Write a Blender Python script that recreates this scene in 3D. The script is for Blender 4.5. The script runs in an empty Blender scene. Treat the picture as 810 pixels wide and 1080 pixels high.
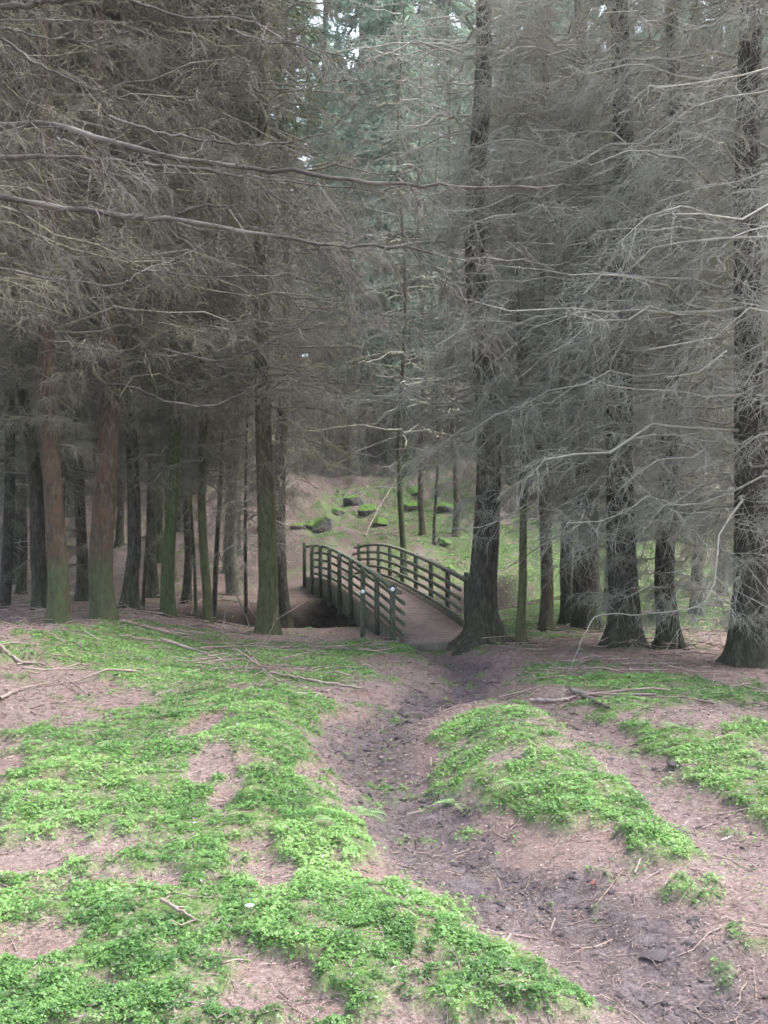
import bpy, math, random
import numpy as np
from mathutils import Vector

rng = np.random.default_rng(11)
random.seed(4)
PI = math.pi
SC = bpy.context.scene
COL = SC.collection

# ------------------------------------------------------------------ camera model (used to turn photo measurements into plan positions)
FPX, CX, HROW, EYE = 1020.0, 405.0, 520.0, 1.6

# ------------------------------------------------------------------ noise
_tab = np.random.default_rng(5).random((256, 256))
def vnoise(x, y, s=0):
    x = np.asarray(x, float) + s * 17.31; y = np.asarray(y, float) + s * 9.77
    ix = np.floor(x).astype(int); iy = np.floor(y).astype(int)
    fx = x - ix; fy = y - iy
    fx = fx * fx * (3 - 2 * fx); fy = fy * fy * (3 - 2 * fy)
    a = _tab[ix & 255, iy & 255]; b = _tab[(ix + 1) & 255, iy & 255]
    c = _tab[ix & 255, (iy + 1) & 255]; d = _tab[(ix + 1) & 255, (iy + 1) & 255]
    return (a * (1 - fx) + b * fx) * (1 - fy) + (c * (1 - fx) + d * fx) * fy
def fbm(x, y, f=1.0, o=4, s=0):
    t = 0; a = 1; n = 0
    for i in range(o):
        t = t + a * vnoise(x * f, y * f, s + i * 3); n += a; a *= .5; f *= 2.03
    return t / n
def sstep(a, b, x):
    t = np.clip((x - a) / (b - a), 0, 1); return t * t * (3 - 2 * t)

# ------------------------------------------------------------------ terrain
_PY = np.array([-160, -40, -10, 0, 3, 6, 10, 13, 16, 24, 27, 30, 40, 45, 60, 90, 120, 170], float)
_PZ = np.array([3, 1.5, .3, 0, 0, -.1, -.35, -.6, -.85, -.85, -.4, .35, 2.3, 3.4, 6.6, 13, 18, 24], float)
_fy = np.linspace(-160, 170, 3301)
_fz = np.interp(_fy, _PY, _PZ)
_k = np.hanning(31); _k /= _k.sum()
_fz = np.convolve(np.pad(_fz, 15, mode='edge'), _k, mode='valid')

PATH = np.array([(2.3, 1.2), (1.6, 2.4), (1.0, 3.4), (.5, 4.4), (.1, 5.6), (-.12, 6.8), (-.1, 7.8), (.22, 9.1), (.75, 10.2), (1.05, 11.5), (1.0, 13.2), (.85, 15), (.75, 16.4)])
TRACK = np.array([(2.2, 2.6), (1.75, 4.2), (1.68, 5.7), (1.55, 7.3), (1.4, 8.6), (1.1, 10.4)])
STREAM = np.array([(-40, 10), (-14, 15.6), (-7, 17.9), (-3, 19.0), (-.2, 20.3), (3, 23.4), (6, 25.4), (16, 30), (45, 36)])
UPHILL = np.array([(-1.4, 24.6), (-1.9, 28), (-1.2, 33), (-.6, 40), (-2, 55)])
def pdist(x, y, P):
    best = np.full(np.shape(x), 1e9)
    for (ax, ay), (bx, by) in zip(P[:-1], P[1:]):
        dx, dy = bx - ax, by - ay
        t = np.clip(((x - ax) * dx + (y - ay) * dy) / (dx * dx + dy * dy), 0, 1)
        best = np.minimum(best, np.hypot(x - ax - t * dx, y - ay - t * dy))
    return best
def ground0(x, y):
    x = np.asarray(x, float); y = np.asarray(y, float)
    z = np.interp(y, _fy, _fz)
    z = z + .38 * sstep(-2.0, -4.4, x) * sstep(4, 12, y) * sstep(18.6, 16.2, y)
    z = z + .06 * sstep(-.3, -2.5, x) * sstep(2, 4, y)
    z = z - .2 * np.exp(-(pdist(x, y, PATH) / .5) ** 2) - .07 * np.exp(-(pdist(x, y, TRACK) / .3) ** 2)
    z = z + .12 * np.exp(-((x + .75 + .1 * (y - 6)) / .45) ** 2) * sstep(4, 6, y) * sstep(10, 8, y)
    z = z + .15 * np.exp(-((x - .9) / .5) ** 2 - ((y - 6.4) / 1.6) ** 2)
    z = z + .12 * np.exp(-((x - 2.6) / .6) ** 2 - ((y - 7.0) / 1.3) ** 2)
    z = z - .1 * np.exp(-((x - 4.2) / 1.3) ** 2 - ((y - 9.0) / 1.2) ** 2)
    d = pdist(x, y, STREAM)
    z = z - (1.5 - 1.0 * sstep(1.6, 4.5, x)) * np.exp(-(d / 1.45) ** 6)
    far = sstep(24, 34, y)
    z = z + far * ((fbm(x, y, .13, 3, 4) - .5) * 2.2 + (fbm(x, y, .7, 3, 5) - .5) * .9 + (fbm(x, y, 2.2, 2, 9) - .5) * .35)
    z = z + (fbm(x, y, .5, 3, 8) - .5) * .16 * sstep(1.5, 4, np.hypot(x, y))
    return z

def unproject(px, row):
    Y = np.linspace(2.2, 90, 6000)
    X = (px - CX) / FPX * Y
    zr = EYE - (row - HROW) / FPX * Y
    g = ground0(X, Y)
    k = np.argmax(zr < g)
    return X[k], Y[k]

MOSS = [(120,690,60,18),(220,685,100,16),(330,690,70,10),(410,684,75,11),(470,690,30,8),(150,715,80,15),(260,712,90,18),(330,705,55,14),
 (200,745,50,14),(160,765,60,20),(270,745,70,12),(130,800,75,30),(60,790,45,14,.6),(260,770,38,20),(300,790,32,25),(290,760,40,16),(320,740,40,12),
 (180,840,60,25),(260,860,60,30),(325,850,50,25),(370,890,60,25),(100,850,80,25,.8),(30,870,35,30,.7),(60,830,50,20,.7),(160,900,70,30,.85),
 (230,900,50,30),(330,920,70,40),(415,950,55,28),(60,950,60,40,.6),(150,980,90,40,.75),(260,960,60,30,.8),(350,990,90,40),(440,1000,70,30),
 (520,1022,70,22),(590,1062,70,22),(470,1050,80,30),(60,1040,70,40,.6),(180,1050,80,30,.7),(380,1050,60,40),(20,780,25,14,.5),
 (500,768,45,13,.85),(520,790,55,20,.8),(560,778,45,13,.8),(478,812,32,16,.8),(592,800,42,20,.6),(545,757,40,9),(555,815,40,14,.6),(620,815,45,14,.5),(665,870,40,16,.5),(540,870,45,18,.75),(505,880,20,12,.7),
 (570,860,45,15,.6),(630,850,45,20,.55),(600,830,40,20,.6),(700,905,35,10,.8),(740,940,40,12,.7),(690,890,30,12,.65),(655,845,40,20,.5),
 (640,772,35,10),(690,790,50,15),(740,815,50,20),(790,845,50,28),(770,870,40,20,.8),(760,800,40,12),(640,722,50,8),(700,725,60,10),
 (740,735,50,10,.7),(590,705,40,8,.55),(660,745,40,10,.5),(790,770,35,12,.7),(780,735,30,10,.4),(620,760,30,7,.8),
 (555,652,60,14),(605,648,50,14),(675,645,60,16),(690,628,50,12),(620,612,70,16,.8),(720,610,60,16,.7),(435,548,36,12,.3),(470,565,36,14,.32),(340,556,22,5,.3),(450,515,45,7,.3),(405,575,16,6,.3),
 (620,605,60,12,.6),(372,532,24,5,.3),(500,545,30,10,.3),(40,700,60,12,.35),(820,900,60,30,.7),(860,830,60,30,.8),(-40,900,60,60,.6),(-40,1040,60,60,.6)]
HOLES = [(545,800,26,5,.35),(585,785,18,5,.4),(515,812,16,6,.4),(150,745,22,7,.5),(290,705,30,6,.5),(80,760,25,7,.5),(400,930,16,12,.5),(330,960,22,9,.5),(170,930,26,9,.5),(250,1010,26,10,.5),(450,1020,26,9,.5),(340,800,10,14,.4),(212,770,16,20),(222,800,18,25),(240,835,15,15),(265,905,26,22),(282,930,30,15),(280,1045,40,30),(110,840,20,5),(10,725,70,30),
 (70,985,30,15,.6),(60,905,60,12,.5),(200,940,30,12,.5),(40,1000,30,14,.6),(330,1070,30,16,.6),(110,930,30,10,.6)]
def _blob(e):
    px, row, rx, ry = e[:4]; w = e[4] if len(e) > 4 else (1.0 if e in MOSS else .85)
    X, Y = unproject(px, row)
    drop = max((row - HROW) / FPX * Y, .35)
    return X, Y, max(1.12 * rx * Y / FPX, .05), min(max(1.12 * ry * Y * Y / (FPX * drop), .08), 6.0), w ** .75
MB = [_blob(e) for e in MOSS]; HB = [_blob(e) for e in HOLES]
def moss_mask(x, y):
    m = np.ones(np.shape(x))
    for X, Y, rx, ry, w in MB:
        q = np.hypot((x - X) / rx, (y - Y) / ry)
        m = m * (1 - w * sstep(1.75, .35, q))
    m = 1 - m
    for X, Y, rx, ry, w in HB:
        q = np.hypot((x - X) / rx, (y - Y) / ry)
        m = m * (1 - w * sstep(1.4, .6, q))
    m = m * (1 - .9 * sstep(.55, .3, pdist(x, y, PATH)) * sstep(17, 15, y)) * (1 - .8 * sstep(.34, .16, pdist(x, y, TRACK)))
    n = fbm(x, y, 2.6, 4, 2)
    n2 = fbm(x, y, 9, 3, 71)
    m = sstep(.2, .8, m * 1.05 + (n - .5) * 1.35 + (n2 - .5) * 1.4)
    return m * sstep(1.3, 1.9, pdist(x, y, STREAM) + 1.0 * sstep(2.6, 3.8, x))
def mud_mask(x, y):
    n = fbm(x, y, 3.2, 4, 6)
    d = pdist(x, y, PATH)
    m = sstep(.48, .14, d + (n - .5) * .6) * sstep(16.2, 12.5, y)
    d2 = pdist(x, y, TRACK)
    m = np.maximum(m, .35 * sstep(.4, .1, d2 + (n - .5) * .6))
    return m
def ground(x, y, fine=True):
    z = ground0(x, y)
    r = np.hypot(x, y)
    near = sstep(26, 8, r)
    m = moss_mask(x, y); mu = mud_mask(x, y)
    z = z + m * (.075 * fbm(x, y, 2.6, 3, 12) ** 1.5 + .03 * fbm(x, y, 7, 2, 13)) * near
    z = z + near * (fbm(x, y, 2.1, 3, 15) - .5) * .07
    z = z + mu * (fbm(x, y, 6.5, 3, 21) - .5) * .09 * near
    return z

# ------------------------------------------------------------------ mesh helpers
def mk_mesh(name, V, F, mat=None, smooth=True, attrs=None, mats=None, fmat=None):
    V = np.ascontiguousarray(V, dtype=np.float32); F = np.ascontiguousarray(F, dtype=np.int32)
    me = bpy.data.meshes.new(name)
    me.vertices.add(len(V)); me.vertices.foreach_set('co', V.ravel())
    k = F.shape[1]
    me.loops.add(F.size); me.loops.foreach_set('vertex_index', F.ravel())
    me.polygons.add(len(F)); me.polygons.foreach_set('loop_start', np.arange(0, F.size, k, dtype=np.int32))
    if smooth: me.polygons.foreach_set('use_smooth', np.ones(len(F), dtype=bool))
    for m in (mats or ([mat] if mat else [])): me.materials.append(m)
    if fmat is not None: me.polygons.foreach_set('material_index', np.asarray(fmat, dtype=np.int32))
    for an, (dom, arr) in (attrs or {}).items():
        a = me.attributes.new(an, 'FLOAT', dom); a.data.foreach_set('value', np.asarray(arr, dtype=np.float32))
    me.update(calc_edges=True)
    return me
def link(name, me, parent=None, loc=None):
    o = bpy.data.objects.new(name, me); COL.objects.link(o)
    if parent: o.parent = parent
    if loc is not None: o.location = loc
    return o
def empty(name, loc, label, cat, group=None):
    o = bpy.data.objects.new(name, None); COL.objects.link(o); o.location = loc
    o.empty_display_size = .2
    tag(o, label, cat, group); return o
def tag(o, label, cat, group=None):
    o['label'] = label; o['category'] = cat
    if group: o['group'] = group
    return o
class MB_:
    """collects vertex / quad arrays"""
    def __init__(s): s.V = []; s.F = []; s.n = 0
    def add(s, V, F):
        V = np.asarray(V, float).reshape(-1, 3); F = np.asarray(F, int).reshape(-1, 4)
        s.V.append(V); s.F.append(F + s.n); s.n += len(V)
    def get(s): return np.concatenate(s.V), np.concatenate(s.F)
    def box(s, c, size, ax=(1, 0, 0), up=(0, 0, 1), bev=0.0):
        ax = np.array(ax, float); ax /= np.linalg.norm(ax)
        up = np.array(up, float); up = up - ax * ax.dot(up); up /= np.linalg.norm(up)
        sd = np.cross(up, ax); hx, hy, hz = [v / 2 for v in size]
        c = np.array(c, float)
        if bev <= 0:
            V = [c + ax * a * hx + sd * b * hy + up * e * hz for a in (-1, 1) for b in (-1, 1) for e in (-1, 1)]
            s.add(V, [(0, 1, 3, 2), (4, 6, 7, 5), (0, 4, 5, 1), (2, 3, 7, 6), (0, 2, 6, 4), (1, 5, 7, 3)]); return
        # octagonal-section bar along the up axis with bevelled vertical edges
        ring = []
        for a, b in ((1, 1), (-1, 1), (-1, -1), (1, -1)):
            p, q = (hx - bev, hy), (hx, hy - bev)
            ring += ([(q[0], q[1]), (p[0], p[1])] if a * b > 0 else [(p[0], p[1]), (q[0], q[1])]) and [((a * q[0], b * q[1])) if a * b > 0 else (a * p[0], b * p[1]), ((a * p[0], b * p[1])) if a * b > 0 else (a * q[0], b * q[1])]
        V = []
        for zz, k in ((-hz, 1), (hz - bev, 1), (hz, (hx - bev) / hx)):
            for a, b in ring: V.append(c + ax * a * k + sd * b * k + up * zz)
        n = 8; F = []
        for l in range(2):
            for i in range(n):
                j = (i + 1) % n; F.append((l * n + i, l * n + j, l * n + n + j, l * n + n + i))
        for base, rev in ((2 * n, False), (0, True)):
            for q in ((0, 1, 2, 3), (0, 3, 4, 7), (4, 5, 6, 7)):
                t = [base + i for i in q]; F.append(tuple(t[::-1]) if rev else tuple(t))
        s.add(V, F)

def tubes(P, R, sides=3):
    """P (n,k,3) polylines, R (n,k) radii -> verts, quads"""
    P = np.asarray(P, float); R = np.asarray(R, float)
    n, k, _ = P.shape
    T = np.empty_like(P); T[:, 1:-1] = P[:, 2:] - P[:, :-2]; T[:, 0] = P[:, 1] - P[:, 0]; T[:, -1] = P[:, -1] - P[:, -2]
    T /= np.linalg.norm(T, axis=2, keepdims=True) + 1e-9
    ref = np.where(np.abs(T.mean(1))[:, 2:3] > .8, np.array([[1., 0, 0]]), np.array([[0., 0, 1.]]))
    A = np.cross(T, ref[:, None, :]); A /= np.linalg.norm(A, axis=2, keepdims=True) + 1e-9
    B = np.cross(T, A)
    th = np.arange(sides) * 2 * PI / sides
    V = P[:, :, None, :] + R[:, :, None, None] * (A[:, :, None, :] * np.cos(th)[None, None, :, None] + B[:, :, None, :] * np.sin(th)[None, None, :, None])
    V = V.reshape(-1, 3)
    i = np.arange(n)[:, None, None] * k * sides; j = np.arange(k - 1)[None, :, None] * sides
    s = np.arange(sides)[None, None, :]; s2 = (s + 1) % sides
    F = np.stack([i + j + s, i + j + s2, i + j + sides + s2, i + j + sides + s], -1).reshape(-1, 4)
    return V, F

# ------------------------------------------------------------------ materials
def mat_new(name):
    m = bpy.data.materials.new(name); m.use_nodes = True
    nt = m.node_tree; nt.nodes.clear()
    out = nt.nodes.new('ShaderNodeOutputMaterial')
    return m, nt, out
def N(nt, t, **kw):
    n = nt.nodes.new(t)
    for k, v in kw.items():
        if k in n.inputs: n.inputs[k].default_value = v
        else: setattr(n, k, v)
    return n
def noise(nt, vec, scale, detail=5, rough=.6):
    n = N(nt, 'ShaderNodeTexNoise'); n.inputs['Scale'].default_value = scale; n.inputs['Detail'].default_value = detail; n.inputs['Roughness'].default_value = rough
    if vec is not None: nt.links.new(vec, n.inputs['Vector'])
    return n.outputs['Fac']
def ramp(nt, fac, stops):
    r = N(nt, 'ShaderNodeValToRGB'); nt.links.new(fac, r.inputs['Fac'])
    el = r.color_ramp.elements
    while len(el) < len(stops): el.new(.5)
    for e, (p, c) in zip(el, stops):
        e.position = p; e.color = (*c, 1) if len(c) == 3 else c
    return r.outputs['Color']
def mix(nt, fac, a, b, mode='MIX'):
    n = N(nt, 'ShaderNodeMix'); n.data_type = 'RGBA'; n.blend_type = mode
    for sock, v in ((n.inputs[0], fac), (n.inputs[6], a), (n.inputs[7], b)):
        if hasattr(v, 'is_linked'): nt.links.new(v, sock)
        elif isinstance(v, tuple): sock.default_value = (*v, 1)
        else: sock.default_value = v
    return n.outputs[2]
def mathn(nt, op, a, b=None, c=None):
    n = N(nt, 'ShaderNodeMath'); n.operation = op
    for i, v in enumerate((a, b, c)):
        if v is None: continue
        if hasattr(v, 'is_linked'): nt.links.new(v, n.inputs[i])
        else: n.inputs[i].default_value = v
    return n.outputs[0]
def maprange(nt, v, a, b, c=0., d=1.):
    n = N(nt, 'ShaderNodeMapRange'); n.interpolation_type = 'SMOOTHSTEP'
    nt.links.new(v, n.inputs[0])
    for i, q in enumerate((a, b, c, d)): n.inputs[i + 1].default_value = q
    return n.outputs[0]
def finish(nt, out, color, rough=.9, bump=None, bstr=.5, bdist=.02, spec=.2):
    p = N(nt, 'ShaderNodeBsdfPrincipled')
    if hasattr(color, 'is_linked'): nt.links.new(color, p.inputs['Base Color'])
    else: p.inputs['Base Color'].default_value = (*color, 1)
    p.inputs['Roughness'].default_value = rough; p.inputs['Specular IOR Level'].default_value = spec
    if bump is not None:
        b = N(nt, 'ShaderNodeBump'); b.inputs['Strength'].default_value = bstr; b.inputs['Distance'].default_value = bdist
        nt.links.new(bump, b.inputs['Height']); nt.links.new(b.outputs['Normal'], p.inputs['Normal'])
    nt.links.new(p.outputs[0], out.inputs['Surface'])
    return p
def objco(nt): return N(nt, 'ShaderNodeTexCoord').outputs['Object']
def worldco(nt): return N(nt, 'ShaderNodeNewGeometry').outputs['Position']
def scalev(nt, v, s):
    n = N(nt, 'ShaderNodeVectorMath'); n.operation = 'MULTIPLY'; nt.links.new(v, n.inputs[0]); n.inputs[1].default_value = s
    return n.outputs[0]

def mat_ground():
    m, nt, out = mat_new('forest_floor')
    w = worldco(nt)
    at = lambda n: N(nt, 'ShaderNodeAttribute', attribute_name=n).outputs['Fac']
    n1 = noise(nt, w, 1.1, 6, .62); n2 = noise(nt, w, 9, 6, .7); n3 = noise(nt, w, 70, 4, .75); n4 = noise(nt, scalev(nt, w, (60, 190, 60)), 1, 3, .7)
    lit = ramp(nt, n3, [(.28, (.055, .042, .041)), (.46, (.145, .112, .106)), (.6, (.215, .17, .163)), (.76, (.34, .28, .27))])
    lit = mix(nt, maprange(nt, n1, .42, .66), lit, (.135, .088, .072), 'MIX')
    lit = mix(nt, .55, lit, ramp(nt, n4, [(.3, (.1, .07, .06)), (.5, (.22, .16, .142)), (.72, (.40, .325, .30))]))
    lit = mix(nt, mathn(nt, 'MULTIPLY', maprange(nt, n2, .5, .68), .5), lit, (.105, .07, .06))
    mud = ramp(nt, n2, [(.3, (.03, .026, .03)), (.5, (.072, .061, .067)), (.7, (.155, .13, .137))])
    mud = mix(nt, maprange(nt, n3, .45, .7, 0, .45), mud, (.19, .15, .148))
    c = mix(nt, mathn(nt, 'MULTIPLY', at('mud'), maprange(nt, n2, .2, .62, .45, 1.)), lit, mud)
    green = ramp(nt, n3, [(.3, (.03, .06, .016)), (.5, (.075, .145, .036)), (.7, (.14, .24, .065))])
    c = mix(nt, mathn(nt, 'MULTIPLY', at('moss'), maprange(nt, n2, .3, .58, .1, .9)), c, green)
    soil_shade = ramp(nt, n2, [(.3, (.012, .01, .009)), (.7, (.04, .032, .028))])  # wet black peat, with the trench's own shadow painted into the colour
    ys = N(nt, 'ShaderNodeSeparateXYZ'); nt.links.new(w, ys.inputs[0])
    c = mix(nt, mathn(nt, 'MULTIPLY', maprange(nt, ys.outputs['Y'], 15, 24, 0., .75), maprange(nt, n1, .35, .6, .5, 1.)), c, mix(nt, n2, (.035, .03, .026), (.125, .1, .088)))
    c = mix(nt, mathn(nt, 'MULTIPLY', mathn(nt, 'MULTIPLY', at('moss'), maprange(nt, ys.outputs['Y'], 15, 22, 0., .8)), maprange(nt, n2, .35, .6, .1, .9)), c, (.07, .135, .035))
    c = mix(nt, at('peat_shade'), c, soil_shade)
    bh = mathn(nt, 'ADD', mathn(nt, 'MULTIPLY', n2, .6), mathn(nt, 'MULTIPLY', n3, .5))
    finish(nt, out, c, .95, bh, .8, .035, .1)
    return m
def mat_bark(name, lo, hi, algae=0.0, top=1.0, algcol=(.06, .085, .03), tint=None):
    m, nt, out = mat_new(name)
    o = objco(nt)
    sv = scalev(nt, o, (1, 1, .32))
    n1 = noise(nt, sv, 16, 6, .7); n2 = noise(nt, o, 2.2, 4, .6); n3 = noise(nt, sv, 60, 4, .7)
    v = N(nt, 'ShaderNodeTexVoronoi'); v.inputs['Scale'].default_value = 24; nt.links.new(sv, v.inputs['Vector'])
    c = ramp(nt, n1, [(.3, tuple(q * .55 for q in lo)), (.48, lo), (.62, hi), (.78, tuple(min(1, q * 1.35) for q in hi))])
    c = mix(nt, maprange(nt, v.outputs['Distance'], 0.15, .55, .55, 0.), c, tuple(q * .4 for q in lo))
    if tint: c = mix(nt, maprange(nt, n2, .45, .62, 0, .7), c, tint)
    z = N(nt, 'ShaderNodeSeparateXYZ'); nt.links.new(o, z.inputs[0])
    zz = mathn(nt, 'ADD', z.outputs['Z'], mathn(nt, 'MULTIPLY', mathn(nt, 'SUBTRACT', n2, .5), 1.6))
    a = maprange(nt, zz, top + .35, top - .35, algae * .15, algae)
    a = mathn(nt, 'MULTIPLY', a, maprange(nt, n1, .32, .6, .35, 1.))
    c = mix(nt, a, c, algcol)
    h = mathn(nt, 'ADD', n1, mathn(nt, 'MULTIPLY', v.outputs['Distance'], .6))
    h = mathn(nt, 'ADD', h, mathn(nt, 'MULTIPLY', n3, .4))
    finish(nt, out, c, .92, h, .9, .03, .15)
    return m
def mat_twig(name, cols):
    m, nt, out = mat_new(name)
    w = worldco(nt)
    n = noise(nt, w, 1.7, 3, .7); n2 = noise(nt, w, 28, 2, .6)
    c = ramp(nt, n, [(.3, cols[0]), (.5, cols[1]), (.68, cols[2])])
    c = mix(nt, maprange(nt, n2, .52, .7, 0, .6), c, cols[3])
    finish(nt, out, c, .9, None, spec=.15)
    return m
def mat_leaf(name, c0, c1, c2, trans=.3):
    m, nt, out = mat_new(name)
    a = N(nt, 'ShaderNodeAttribute', attribute_name='tint').outputs['Fac']
    c = ramp(nt, a, [(0, c0), (.5, c1), (1, c2)])
    d = N(nt, 'ShaderNodeBsdfDiffuse'); t = N(nt, 'ShaderNodeBsdfTranslucent'); g = N(nt, 'ShaderNodeBsdfGlossy'); g.inputs['Roughness'].default_value = .45
    nt.links.new(c, d.inputs['Color']); nt.links.new(c, t.inputs['Color'])
    x = N(nt, 'ShaderNodeMixShader'); x.inputs[0].default_value = trans
    nt.links.new(d.outputs[0], x.inputs[1]); nt.links.new(t.outputs[0], x.inputs[2])
    y = N(nt, 'ShaderNodeMixShader'); y.inputs[0].default_value = .03
    nt.links.new(x.outputs[0], y.inputs[1]); nt.links.new(g.outputs[0], y.inputs[2])
    nt.links.new(y.outputs[0], out.inputs['Surface'])
    return m
def mat_wood(name, dark, mid, light, algae):
    m, nt, out = mat_new(name)
    o = objco(nt)
    g = noise(nt, scalev(nt, o, (40, 40, 6)), 1, 5, .7); n = noise(nt, o, 3.5, 5, .65); n3 = noise(nt, o, 40, 4, .7)
    c = ramp(nt, g, [(.3, dark), (.5, mid), (.72, light)])
    c = mix(nt, maprange(nt, n, .42, .62, 0, .8), c, algae)
    c = mix(nt, maprange(nt, n3, .58, .75, 0, .5), c, light)
    finish(nt, out, c, .85, mathn(nt, 'ADD', g, n3), .5, .01, .25)
    return m
def mat_plain(name, c, rough=.6):
    m, nt, out = mat_new(name)
    n = noise(nt, objco(nt), 30, 3, .6)
    finish(nt, out, mix(nt, maprange(nt, n, .4, .7, 0, .35), c, tuple(q * .6 for q in c)), rough)
    return m
M_GROUND = mat_ground()
M_BARK = {
 'brown': mat_bark('bark_brown', (.075, .06, .047), (.14, .116, .095), .5, .7, (.065, .078, .033)),
 'red': mat_bark('bark_red_brown', (.075, .053, .042), (.125, .092, .073), .85, .95, (.075, .1, .048), (.105, .06, .044)),
 'green': mat_bark('bark_green_algae', (.055, .053, .033), (.1, .098, .06), .7, 3.0, (.05, .075, .025)),
 'dark': mat_bark('bark_dark', (.042, .036, .032), (.085, .075, .067), .3, .6, (.05, .065, .025)),
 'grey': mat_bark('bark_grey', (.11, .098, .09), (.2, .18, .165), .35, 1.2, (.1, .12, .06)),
 'olive': mat_bark('bark_olive', (.08, .07, .044), (.14, .126, .08), .6, 2.4, (.07, .088, .034)),
}
M_TWIG = [mat_twig('twig_grey_brown', [(.074, .067, .051), (.147, .137, .107), (.225, .215, .175), (.31, .313, .265)]),
          mat_twig('twig_olive', [(.065, .062, .043), (.13, .127, .09), (.21, .205, .155), (.29, .3, .22)]),
          mat_twig('twig_pale', [(.188, .18, .148), (.275, .268, .225), (.365, .358, .312), (.445, .45, .39)])]
M_LIMB = mat_twig('limb_bark', [(.045, .04, .036), (.095, .086, .077), (.2, .188, .17), (.03, .027, .025)])
M_DEAD = mat_twig('fallen_wood', [(.14, .1, .085), (.24, .185, .16), (.34, .28, .25), (.09, .065, .055)])
M_CLOVER = mat_leaf('clover_leaf', (.04, .1, .026), (.118, .25, .062), (.245, .4, .13), .3)
M_NEEDLE = [mat_leaf('needles_dark', (.02, .036, .014), (.038, .062, .024), (.06, .09, .035), .25),
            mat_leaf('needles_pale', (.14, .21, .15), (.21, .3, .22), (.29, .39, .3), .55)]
M_FERN = mat_leaf('fern_leaf', (.1, .2, .06), (.16, .28, .1), (.26, .36, .2), .3)
M_LITTER = mat_leaf('needle_litter_bits', (.045, .034, .032), (.145, .108, .1), (.27, .215, .2), .0)
M_PETAL = mat_plain('white_petal', (.8, .8, .8))

# ------------------------------------------------------------------ ground sheet
ang = np.concatenate([np.arange(-180, -46, 6.), np.arange(-46, 46.01, .2), np.arange(52, 180, 6.)])
ang = np.unique(np.round(ang, 3)); ang = ang[ang < 179.9]
rad = [.6]
while rad[-1] < 165: rad.append(rad[-1] * 1.0082 + .0)
rad = np.array(rad)
A, R_ = np.meshgrid(np.radians(ang), rad, indexing='ij')
GX, GY = R_ * np.sin(A), R_ * np.cos(A)
GZ = ground(GX, GY)
na, nr = GX.shape
V = np.stack([GX, GY, GZ], -1).reshape(-1, 3)
V = np.concatenate([V, [[0, 0, float(ground(np.array([0.]), np.array([0.]))[0])]]])
ia = np.arange(na)[:, None]; ib = np.arange(nr - 1)[None, :]; ja = (ia + 1) % na
F = np.stack([ia * nr + ib, ia * nr + ib + 1, ja * nr + ib + 1, ja * nr + ib], -1).reshape(-1, 4)
gm = moss_mask(V[:, 0], V[:, 1]); gu = mud_mask(V[:, 0], V[:, 1])
gp = sstep(1.95, 1.45, pdist(V[:, 0], V[:, 1], STREAM) + (fbm(V[:, 0], V[:, 1], 1.2, 3, 31) - .5) * .7) * (1 - .85 * sstep(3.0, 4.2, V[:, 0]))  # peat band, widened to paint the dark void under the bridge as well
me = mk_mesh('ground', V, F[:, ::-1], M_GROUND, True, {'moss': ('POINT', gm), 'mud': ('POINT', gu), 'peat_shade': ('POINT', gp)})
# close the small hole under the camera
import bmesh
bm = bmesh.new(); bm.from_mesh(me); bm.verts.ensure_lookup_table()
cen = bm.verts[na * nr]
for i in range(na):
    try: bm.faces.new((cen, bm.verts[((i + 1) % na) * nr], bm.verts[i * nr]))
    except ValueError: pass
bm.normal_update(); bm.to_mesh(me); bm.free()
go = link('ground', me); go['kind'] = 'structure'
def gz(x, y): return float(ground(np.array([x], float), np.array([y], float))[0])

# stream water in the trench
m, nt, out = mat_new('peaty_water')
finish(nt, out, (.012, .01, .008), .08, noise(nt, worldco(nt), 6, 3, .5), .15, .02, .5)
pts = []
for (ax, ay), (bx, by) in zip(STREAM[:-1], STREAM[1:]):
    for t in np.linspace(0, 1, 12, endpoint=False): pts.append((ax + (bx - ax) * t, ay + (by - ay) * t))
pts = np.array(pts); tn = np.gradient(pts, axis=0); tn /= np.linalg.norm(tn, axis=1, keepdims=True); nn = np.stack([-tn[:, 1], tn[:, 0]], 1)
wz = np.interp(pts[:, 1], _fy, _fz) - np.where(pts[:, 0] > 1.6, 1.02 - .62 * np.clip((pts[:, 0] - 1.6) / 2.9, 0, 1), 1.02)
wv = np.concatenate([np.c_[pts + nn * 1.3, wz], np.c_[pts - nn * 1.3, wz]]); k = len(pts)
wf = [(i, i + 1, k + i + 1, k + i) for i in range(k - 1)]
wo = link('stream_water', mk_mesh('stream_water', wv, np.array(wf)[:, ::-1], m)); wo['kind'] = 'structure'

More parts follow.
